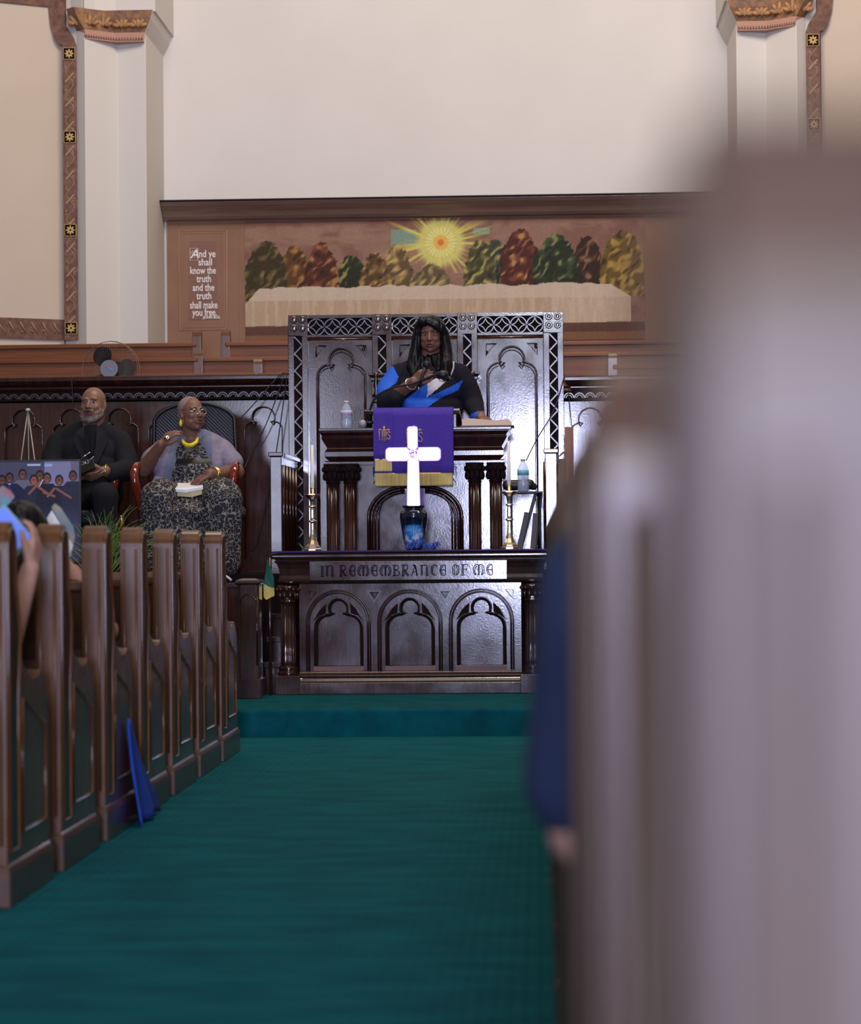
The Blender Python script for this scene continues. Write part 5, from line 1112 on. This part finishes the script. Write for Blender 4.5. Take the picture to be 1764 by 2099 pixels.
b.add(pts+[p+Vector((0, .003, 0)) for p in pts], [tuple(range(6)), tuple(range(11, 5, -1))]+[(i, (i+1) % 6, (i+1) % 6+6, i+6) for i in range(6)]); b.build('card', mat('card_print', (.10, .40, .50), .6, col2=(.45, .13, .13), scale=(14, 14, 14)), fn)
# person in navy on the right, upper arm hanging out over the pew end
yn = 2.62
A = [W(1262, 1075, yn+.02), W(1150, 1600, yn+.0), W(1172, 1740, yn+.25)]
A = [Vector((.078, yn, 1.00)), Vector((.048, yn-.03, .750)), Vector((.10, yn+.24, .70))]
sitter('seated person in a navy short-sleeved shirt on the right, arm over the blurred pew end', .285, yn, SK3, NAVY, mat('grey_brown_hair', (.06, .035, .022), .5, bump=.4, bscale=60), armL=A, scale=1.06, slv=(.082, .074), sl_end=.80)
# ------------------------------------------------------------------ chairs of the seated pair
def armchair(label, pc, Y, xl, xr, pt, back_m, arms):
    cx = PX(pc, Y, 1000); t = thing('armchair', label, 'chair', (cx, Y, PLAT), 'chancel armchairs')
    x0, x1 = PX(xl, Y+.3, 900), PX(xr, Y+.3, 900); zt = PZ(pt, Y+.3, pc)
    bl = Blob(); q = []
    m_ = (x0+x1)/2; h_ = (x1-x0)/2
    b = B(); pl = [(x0+.03, PLAT+.42)]+[(x0, zt-.32)]+[(m_-h_*math.cos(R(a))*1.0, zt-.14+.14*math.sin(R(a))) for a in range(10, 180, 17)]+[(x1, zt-.32), (x1-.03, PLAT+.42)]
    b.prism(pl[::-1], Y+.27, Y+.35); b.build('backrest', back_m, t, bevel=.03, seg=3)
    b = B(); b.tube([(a, Y+.262, c) for a, c in pl], .014, 8); b.build('back_frame', BLACK, t)
    b = B(); b.box(x0+.02, x1-.02, Y-.22, Y+.27, PLAT+.32, PLAT+.43); b.build('seat', back_m, t, bevel=.03, seg=3)
    for sg in (-1, 1):
        xs = (x0 if sg < 0 else x1)+sg*.02
        b = B(); b.tube([(xs, Y+.28, PLAT+.74), (xs+sg*.02, Y+.05, PLAT+.73), (xs+sg*.03, Y-.18, PLAT+.71), (xs+sg*.03, Y-.26, PLAT+.66), (xs+sg*.02, Y-.26, PLAT+.58), (xs+sg*.01, Y-.20, PLAT+.50), (xs, Y-.18, PLAT+.40)], [.022, .024, .028, .030, .028, .024, .022], 10); b.build('arm', MAHOG, t)
        for yy in (Y-.20, Y+.28):
            b = B(); b.tube([(xs-sg*.03, yy, PLAT+.40), (xs-sg*.02, yy, PLAT+.20), (xs-sg*.01, yy-.02, PLAT)], [.026, .020, .014], 8); b.build('leg', MAHOG, t)
NVT = mat('navy_quilted_leather', (.012, .014, .030), .42, bump=.9, bscale=26, wave='DIAGONAL')
armchair('tall dark quilted armchair behind the seated woman in the patterned dress', 400, YF, 317, 485, 826, NVT, True)
armchair('dark armchair with mahogany arms behind the seated man in charcoal', 186, YM, 118, 250, 868, TUFT, True)
# ------------------------------------------------------------------ standing fan behind the parapet
YFAN = 17.46; t = thing('standing_fan', 'black-bladed standing fan with a round wire cage behind the parapet', 'fan', (PX(228, YFAN), YFAN, 1.42))
fc = W(228, 758, YFAN); rf = 59/5000*YFAN; SIL = mat('cage_wire', (.22, .16, .13), .35, metal=.7)
b = B(); b.tube([(fc.x+rf*math.cos(a), YFAN, fc.z+rf*math.sin(a)) for a in np.linspace(0, 6.2, 50)], .0026, 6, closed=True)
b.tube([(fc.x+rf*.97*math.cos(a), YFAN-.05, fc.z+rf*.97*math.sin(a)) for a in np.linspace(0, 6.2, 50)], .0016, 5, closed=True)
for k in range(64):
    a = k*math.pi/32; b.tube([(fc.x+r_*math.cos(a), YFAN-y_, fc.z+r_*math.sin(a)) for r_, y_ in ((.06, .085), (rf*.6, .08), (rf*.92, .055), (rf, 0))], .0006, 4)
b.build('wire_cage', SIL, t)
for ang in (122, 2, 242):
    b = B(); n_ = 14; d = R(ang); pts = []
    for i in range(n_+1):
        u = i/n_; pts.append((u, .074*math.sin(math.pi*min(1, u*1.02))**.5))
    up_ = [(.045+.140*u, h) for u, h in pts]; poly = up_+[(x, -h) for x, h in reversed(up_[1:-1])]
    vs = [(fc.x+x*math.cos(d)-h*math.sin(d), YFAN-.02+h*.35, fc.z+x*math.sin(d)+h*math.cos(d)) for x, h in poly]; n2 = len(vs)
    b.add(vs+[(x, y+.003, z) for x, y, z in vs], [tuple(range(n2)), tuple(range(2*n2-1, n2-1, -1))]+[(i, (i+1) % n2, (i+1) % n2+n2, i+n2) for i in range(n2)]); b.build('blade', BLACK, t)
b = B(); b.prism([(fc.x+.064*math.cos(a), fc.z+.064*math.sin(a)) for a in np.linspace(0, 6.1, 32)], YFAN-.095, YFAN-.082); hb = b.build('hub_cap', mat('hub_grey', (.15, .15, .20), .4), t, bevel=.003)
b = B(); b.prism([(fc.x-.026, fc.z+.016), (fc.x-.022, fc.z+.022), (fc.x+.002, fc.z+.008), (fc.x-.002, fc.z+.001)], YFAN-.0975, YFAN-.094); b.build('red_stripe', mat('logo_red', (.55, .06, .07), .4), t)
b = B(); b.prism([(fc.x-.002, fc.z+.001), (fc.x+.002, fc.z+.009), (fc.x+.030, fc.z-.008), (fc.x+.024, fc.z-.016)], YFAN-.0975, YFAN-.094); b.build('blue_stripe', mat('logo_blue', (.03, .30, .60), .4), t)
b = B(); b.tube([(fc.x, YFAN+.02, fc.z), (fc.x, YFAN+.12, fc.z)], .05, 16); b.tube([(fc.x, YFAN+.08, fc.z), (fc.x, YFAN+.08, 1.44)], .014, 10); b.lathe([(.18, 0), (.17, .02), (.02, .03)], (fc.x, YFAN+.08, 1.421), 24); b.build('motor_and_stand', BLACK, t)
# ------------------------------------------------------------------ photo poster on its easel
YE = 14.9
def poster(x, y):
    c = np.zeros(x.shape+(3,))+np.array((98, 98, 124.)); c = mixc(c, (66, 64, 84), (x < 92)*1.0); c = mixc(c, (128, 124, 156), ((x > 92) & (y < 1000))*.5)
    c = mixc(c, (170, 180, 205), ((x > 57) & (x < 84) & (y > 951) & (y < 955))*.9); c = mixc(c, (140, 160, 190), ((x > 92) & (x < 108) & (y > 951) & (y < 957))*.9)
    c = mixc(c, (90, 84, 100), (x > 146)*.8)
    ppl = [(-40, 985, 26, (40, 40, 60), (110, 62, 48)), (5, 985, 22, (120, 122, 140), (86, 52, 44)), (47, 973, 24, (92, 88, 100), (96, 58, 46)), (82, 976, 16, (50, 46, 60), (90, 56, 46)), (122, 986, 26, (26, 27, 42), (104, 62, 50)), (150, 977, 24, (34, 35, 52), (92, 54, 46)), (70, 985, 26, (32, 34, 50), (140, 72, 58)), (97, 981, 24, (24, 24, 38), (112, 66, 56)), (20, 980, 30, (24, 28, 56), (84, 48, 38))]
    for cx, cy, w_, col, sk in ppl:
        body = (y > cy+11)*np.clip((w_*np.clip(.55+(y-cy-11)/26, 0, 1)-np.abs(x-cx))/2, 0, 1); c = mixc(c, col, body)
        c = mixc(c, (22, 18, 24), np.clip((1-((x-cx)/9.0)**2-((y-cy+1)/12.0)**2)*4, 0, 1)); c = mixc(c, sk, np.clip((1-((x-cx)/6.8)**2-((y-cy-1)/9.6)**2)*4, 0, 1)); c = mixc(c, (35, 22, 22), np.clip((1-((x-cx)/4.6)**2-((y-cy+1)/1.0)**2)*3, 0, .7)); c = mixc(c, (180, 140, 130), np.clip((1-((x-cx)/2.2)**2-((y-cy-5)/.8)**2)*3, 0, .6))
    c = mixc(c, (200, 200, 220), (np.abs(x-20) < (1000-y)*.35)*(y > 991)*(y < 1005)*.9); c = mixc(c, (40, 44, 84), (np.abs(x-20) < 2.2)*(y > 993)*(y < 1012)*1.)
    for (xa, ya), (xb, yb_) in (((78, 998), (98, 1012)), ((98, 1018), (112, 1002)), ((117, 1003), (145, 1021)), ((60, 1012), (82, 988)), ((90, 1010), (112, 1018))):
        dx, dy = xb-xa, yb_-ya; u = np.clip(((x-xa)*dx+(y-ya)*dy)/(dx*dx+dy*dy), 0, 1); d = np.hypot(x-xa-u*dx, y-ya-u*dy); c = mixc(c, (122, 74, 64), np.clip((3.0-d)/1.2, 0, 1))
    c = mixc(c, (214, 180, 170), (np.abs((x-84)-(992-y)*.55) < 1.3)*(y > 983)*(y < 998)*.9)
    c = mixc(c, (62, 62, 92), np.clip((y-1035)/60, 0, .6))
    return np.clip(c*1.28+8, 0, 255)+(fbm(x/3, y/3, 8)[..., None]-.5)*10
t = thing('photo_poster', 'framed group photo poster of people in black, standing on an easel', 'poster', (PX(70, YE), YE, PZ(1150, YE, 80)))
o, (qx0, qx1, qz0, qz1) = painting('photo_print', -75, 163, 946, 1150, YE, 300, 256, poster, vcol_mat('photo_print_paper', .35), t)
b = B(); g = .010
for bx in ((qx0-g, qx1+g, qz1, qz1+g), (qx0-g, qx1+g, qz0-g, qz0), (qx0-g, qx0, qz0, qz1), (qx1, qx1+g, qz0, qz1)): b.box(bx[0], bx[1], YE-.008, YE+.012, bx[2], bx[3])
b.build('frame', BLACK, t); b = B(); b.box(qx0, qx1, YE+.003, YE+.010, qz0, qz1); b.build('backing', BLACK, t)
t = thing('easel', 'thin metal easel whose tip rises above the photo poster', 'easel', (PX(55, YE), YE+.1, STEP)); tip = W(57, 840, YE+.12); EAS = mat('easel_tube', (.30, .27, .27), .3, metal=.6)
for fx, fy in ((-.24, -.0), (.24, -.0), (-.06, .50)):
    b = B(); b.tube([tip, Vector((tip.x+fx*1.0, YE+.05+fy*.9, STEP))], .004, 8); b.build('leg', EAS, t)
b = B(); b.ell(tip, (.016, .012, .010)); b.build('top_joint', mat('easel_tip', (.45, .55, .50), .4), t)
zq = qz0-g; b = B(); b.box(tip.x-.22, tip.x+.22, YE-.02, YE+.06, zq-.014, zq); b.build('ledge', EAS, t)
# ------------------------------------------------------------------ grassy plant
YG = 14.22; gx = PX(205, YG); t = thing('potted_grass', 'leafy green spider-like grass in a pot behind the pew ends', 'plant', (gx, YG, STEP))
b = B(); b.lathe([(.10, 0), (.12, .40), (.135, .70), (.14, .76), (.125, .76), (.12, .73)], (gx, YG, STEP), 24); b.build('pot', mat('dark_pot', (.03, .02, .018), .5), t)
GRN = mat('grass_green', (.10, .20, .03), .5, col2=(.24, .34, .08), scale=(40, 40, 40)); b = B(); rg = random.Random(5)
for k in range(96):
    ph_ = rg.uniform(0, 6.28); L = rg.uniform(.28, .60); lean = rg.uniform(.08, .85) if k % 3 else rg.uniform(.05, .3); base = Vector((gx+rg.uniform(-.06, .06), YG+rg.uniform(-.05, .05), STEP+.73))
    if k % 2: ph_ = rg.gauss(.15, .7)
    pts = []
    for i in range(11):
        u = i/10; pts.append(base+Vector((math.cos(ph_)*L*(lean*u+.55*lean*u*u), math.sin(ph_)*L*.5*(lean*u+.5*lean*u*u), L*(1.1*u-.55*lean*u*u*u-.28*u*u))))
    b.tube(pts, [.0036*(1-.85*i/10) for i in range(11)], 4)
b.build('grass_blades', GRN, t)
# ------------------------------------------------------------------ things on the pulpit
def bottle(pxc, Y, pyt, pyb, label, capm, labm, wpx, zb=None):
    x = PX(pxc, Y); z0 = PZ(pyb, Y, pxc) if zb is None else zb; h = PZ(pyt, Y, pxc)-z0; r = wpx/2/5000*Y; t = thing('water_bottle', label, 'bottle', (x, Y, z0), 'plastic water bottles')
    WB = mat('bottle_plastic', (.50, .56, .74), .12, alpha=.62, coat=.6)
    b = B(); b.lathe([(r*.8, 0), (r, .01), (r, h*.28), (r*.90, h*.33), (r, h*.38), (r, h*.66), (r*.88, h*.74), (r*.42, h*.90), (r*.38, h*.93), (r*.38, h*.96)], (x, Y, z0), 20); b.build('bottle_body', WB, t)
    b = B(); b.lathe([(r*1.02, h*.50), (r*1.02, h*.66)], (x, Y, z0), 20); b.build('label_band', labm, t)
    b = B(); b.lathe([(r*.44, h*.94), (r*.44, h)], (x, Y, z0), 14); b.build('cap', capm, t)
zPT = qz(878)
bottle(711, YQ+.02, 822, 881, 'clear water bottle with a pale label standing on the left of the pulpit', mat('white_cap', (.7, .7, .72), .4), mat('label_pink_blue', (.40, .55, .80), .5, col2=(.75, .45, .55), scale=(60, 60, 20)), 23, zPT+.001)
t = thing('microphone', 'small ball-headed microphone lying on the pulpit beside the clear bottle', 'microphone', (qx(745), YQ-.02, zPT))
b = B(); b.ell((qx(745), YQ-.04, zPT+.030), (.028, .028, .028)); b.build('grille_ball', mat('grey_mesh', (.35, .35, .42), .5, metal=.3, bump=.5, bscale=300), t)
b = B(); b.tube([(qx(748), YQ-.02, zPT+.028), (qx(758), YQ+.10, zPT+.022)], [.016, .012], 12); b.build('handle', BLACK, t)
t = thing('bible', 'large open cream-edged book on the right end of the pulpit top under her hand', 'book', (qx(1000), YQ+.05, zPT))
bx0, bx1 = qx(948), qx(1043); zb = zPT+.004
b = B(); b.box(bx0-.012, bx1+.036, YQ-.09, YQ+.24, zb, zb+.006); b.build('cover', mat('burgundy_cover', (.09, .015, .03), .4), t, bevel=.002)
b = B(); n_ = 12; tp = [(bx0, zb+.006)]+[(bx0+(bx1-bx0)*i/n_, zb+.046+.006*math.sin(i/n_*6.28+.4)) for i in range(n_+1)]+[(bx1+.018, zb+.028), (bx1+.022, zb+.006)]
b.prism(tp[::-1], YQ-.075, YQ+.22); b.build('page_block', CREAM, t, bevel=.002)
t = thing('gooseneck_microphone', 'black gooseneck microphone curving from the desk across the speaker', 'microphone', (qx(765), YQ, zPT))
pts = [(757, 862), (758, 845), (763, 826), (780, 806), (812, 793), (845, 787), (872, 776), (893, 768)]; P3 = [W(a, c, YQ-.02-.02*i) for i, (a, c) in enumerate(pts)]
q = [P3[0]]
for i in range(len(P3)-1):
    p0, p1, p2, p3 = P3[max(i-1, 0)], P3[i], P3[i+1], P3[min(i+2, len(P3)-1)]
    for u in (.25, .5, .75, 1.0): q.append(.5*((2*p1)+(p2-p0)*u+(2*p0-5*p1+4*p2-p3)*u*u+(3*p1-p0-3*p2+p3)*u**3))
b = B(); b.tube(q, .0075, 8); b.build('flexible_neck', BLACK, t)
b = B(); c_ = W(906, 768, YQ-.18); b.tube([W(896, 770, YQ-.17), c_, W(917, 768, YQ-.19)], [.022, .030, .022], 12); b.build('clip_head', BLACK, t); b = B(); b.tube([W(915, 770, YQ-.18), W(922, 777, YQ-.18), W(928, 779, YQ-.18)], .008, 8); b.build('clip_arm', BLACK, t)
b = B(); b.tube([W(898, 776, YQ-.18)+Vector((0, 0, 0)), W(902, 781, YQ-.18), W(910, 782, YQ-.18), W(916, 776, YQ-.18)], .0025, 6); b.build('shock_loop', BLACK, t)
b = B(); b.lathe([(.04, 0), (.04, .012), (.01, .02)], (P3[0].x, P3[0].y, P3[0].z-.022), 16); b.build('mount_base', BLACK, t)
# ------------------------------------------------------------------ black stand right of the pulpit
YK = 15.62; zk = PZ(1008, YK, 1080); t = thing('side_stand', 'small black metal stand right of the pulpit carrying a bottle and bag', 'stand', (PX(1078, YK), YK, PLAT))
x0, x1 = PX(1037, YK), PX(1112, YK)
b = B(); b.box(x0, x1, YK-.14, YK+.12, zk-.012, zk); b.build('shelf', BLACK, t, bevel=.002)
for xx, yy in ((x0+.03, YK+.08), (x1-.02, YK+.08), (x1-.02, YK-.1)):
    b = B(); b.tube([(xx, yy, zk-.012), (xx, yy, PLAT)], .009, 8); b.build('leg', BLACK, t)
bottle(1072, YK-.06, 941, 1008, 'frosted water bottle with a teal label on the small black stand', mat('frosted_cap', (.45, .45, .55), .4), mat('label_teal', (.15, .50, .55), .5), 24, zk+.001)
bl = Blob(); bl.limb([W(1040, 995, YK+.07), W(1085, 993, YK+.07), W(1094, 998, YK+.07)], [.035, .034, .022]); o = bl.build('folded_bag', [BLACK], None, voxel=.006, smooth=3); tag(o, 'black folded bag lying behind the frosted water bottle on the stand', 'bag')
for i, (a, c, d, e, nm) in enumerate((((1098, 1010), (1066, 1115), .012, .018, 'taller black folder leaning left under the black stand'), ((1109, 1012), (1096, 1116), .012, .018, 'taller black folder leaning against the wing post'), ((1080, 1050), (1064, 1112), .02, .02, 'short black folder leaning left under the black stand'), ((1098, 1052), (1092, 1114), .02, .02, 'short upright black folder beside the wing post'))):
    o = thing('folder', nm, 'folder', tuple(W(c[0], 1122, YK-.05)), 'black folders under the stand'); p0_, p1_ = W(a[0], a[1], YK-.02-.03*i), W(c[0], 1125, YK-.02-.03*i); n_ = (p0_-p1_).normalized(); sd = Vector((n_.z, 0, -n_.x))*(.011 if i < 2 else .018)
    b = B(); vs = [p1_-sd, p1_+sd, p0_+sd, p0_-sd]; b.add(vs+[v+Vector((0, .12, 0)) for v in vs], [(0, 1, 2, 3), (7, 6, 5, 4), (0, 4, 5, 1), (1, 5, 6, 2), (2, 6, 7, 3), (3, 7, 4, 0)]); b.build('cover', BLACK, o, bevel=.003)
    b = B(); sd2 = sd*.55; vs = [p1_-sd2, p1_+sd2, p0_+sd2, p0_-sd2]; b.add([v+Vector((0, -.001, 0)) for v in vs]+[v+Vector((0, .10, 0)) for v in vs], [(0, 1, 2, 3), (7, 6, 5, 4), (0, 4, 5, 1), (1, 5, 6, 2), (2, 6, 7, 3), (3, 7, 4, 0)]); b.build('pages', mat('folder_pages', (.10, .07, .09), .6), o)
# orange-brown board post behind the right wing
YO = 16.3; x0, x1 = PX(1158, YO), PX(1176, YO); t = thing('chair_back_post', 'flat orange-brown wooden upright just right of the pulpit wing', 'post', ((x0+x1)/2, YO, PLAT))
b = B(); b.box(x0, x1, YO, YO+.03, PLAT, PZ(875, YO, 1167)); b.build('board', mat('terracotta_board', (.30, .095, .055), .5), t, bevel=.003); b = B(); b.box(x0-.05, x0, YO+.03, YO+.05, PLAT, PZ(940, YO, 1150)); b.build('rear_panel', mat('tan_board', (.28, .17, .11), .6), t); b = B(); b.tube([W(1146, 934, 16.0), W(1157, 925, YO+.02)], .008, 6); b.build('brace', SILV, t)
# ------------------------------------------------------------------ cables
def cable(pts, label, r=.004, grp=None):
    P3 = [W(a, c, Y) for a, c, Y in pts]; q = [P3[0]]
    for i in range(len(P3)-1):
        p0, p1, p2, p3 = P3[max(i-1, 0)], P3[i], P3[i+1], P3[min(i+2, len(P3)-1)]
        for u in (.2, .4, .6, .8, 1.0): q.append(.5*((2*p1)+(p2-p0)*u+(2*p0-5*p1+4*p2-p3)*u*u+(3*p1-p0-3*p2+p3)*u**3))
    b = B(); b.tube(q, r, 6); tag(b.build('cable', CABLE), label, 'cable', grp)
cable([(594, 767, 16.96), (575, 768, 17.0), (545, 800, 16.95), (500, 850, 16.9), (484, 862, 16.9)], 'black cable sagging from the parapet towards the back of the quilted chair')
cable([(583, 768, 16.98), (572, 800, 16.97), (545, 870, 16.97), (515, 930, 16.97), (500, 960, 16.9)], 'black cable hanging steeply down the panel left of the carved screen')
cable([(588, 769, 16.96), (580, 830, 16.95), (560, 960, 16.95), (528, 1100, 16.9), (515, 1130, 16.9)], 'long black cable running down to the platform beside the seated woman')
cable([(146, 772, 17.0), (148, 800, 16.98), (150, 840, 16.98), (155, 880, 16.98)], 'short black cable hooked over the parapet left of the bald man')
cable([(1157, 768, 16.93), (1135, 840, 16.8), (1100, 900, 16.4), (1078, 944, 15.9)], 'thin black cable slanting from the right screen post to the frosted bottle')
cable([(1163, 770, 17.08), (1166, 820, 17.07), (1172, 875, 16.6)], 'thin black cable hanging beside the right edge of the carved screen', .003)
b = B(); b.tube([W(a, c, 14.4) for a, c in ((455, 1178), (463, 1181), (470, 1186), (474, 1190))], .007, 8); tag(b.build('white_cord', WAX), 'short white cord curving over the rail beside the dark square post', 'cord')
# ------------------------------------------------------------------ cloths
YFB = 14.72; t = thing('green_flag', 'furled green cloth with yellow fringe hanging left of the communion table', 'flag', tuple(W(549, 1228, YFB)))
def hang(b, poly, Y, amp=.012, th=.004, mi=0):     # folded hanging cloth with real depth
    x0 = min(p[0] for p in poly); n_ = len(poly); vs = [W(a, c, Y+amp*math.sin((a-x0)*.9)) for a, c in poly]
    b.add(vs+[v+Vector((0, th, 0)) for v in vs], [tuple(range(n_)), tuple(range(2*n_-1, n_-1, -1))]+[(i, (i+1) % n_, (i+1) % n_+n_, i+n_) for i in range(n_)], mi)
b = B(); hang(b, [(547, 1146), (552, 1160), (561, 1185), (561, 1205), (540, 1200), (543, 1180)], YFB, .02, .03); b.build('green_cloth', mat('flag_green', (.005, .10, .07), .7), t, bevel=.006)
b = B(); hang(b, [(539, 1197), (561, 1203), (562, 1222), (552, 1226), (545, 1230), (540, 1225)], YFB-.005, .02, .03); b.build('yellow_fringe', GFR, t, bevel=.004)
b = B(); q_ = W(552, 1150, YFB+.045); b.tube([(q_.x, q_.y, STEP), (q_.x, q_.y, q_.z+.02)], .009, 8); b.build('pole', DK, t)
# blue cloth draped over pew 4's end, sitting on the carpet
BC = mat('royal_blue_cloth', (.004, .035, .30), .75, col2=(.006, .055, .40), scale=(9, 9, 9), bump=.2, bscale=60)
y0 = Y1+2*SPY; vs = []; fs = []; nU, nV = 8, 14
for j in range(nV+1):
    v = j/nV; z = .40*(1-v)+.012
    ya_, yb2 = y0-.41+.01*v, y0-.38+.47*min(1, v*1.15)
    for i in range(nU+1):
        u = i/nU; y = ya_+(yb2-ya_)*u; vs.append(Vector((XL+.022+.016*math.sin(u*11+v*2)*v+.035*v*v, y, z)))
for j in range(nV):
    for i in range(nU): a = j*(nU+1)+i; fs.append((a, a+1, a+nU+2, a+nU+1))
b = B(); b.add(vs, fs, 0, True); o = b.build('draped_cloth', BC); md = o.modifiers.new('s', 'SOLIDIFY'); md.thickness = .008; md.offset = 1
tag(o, 'royal blue cloth spilling from a pew to the green carpet at the aisle', 'cloth')
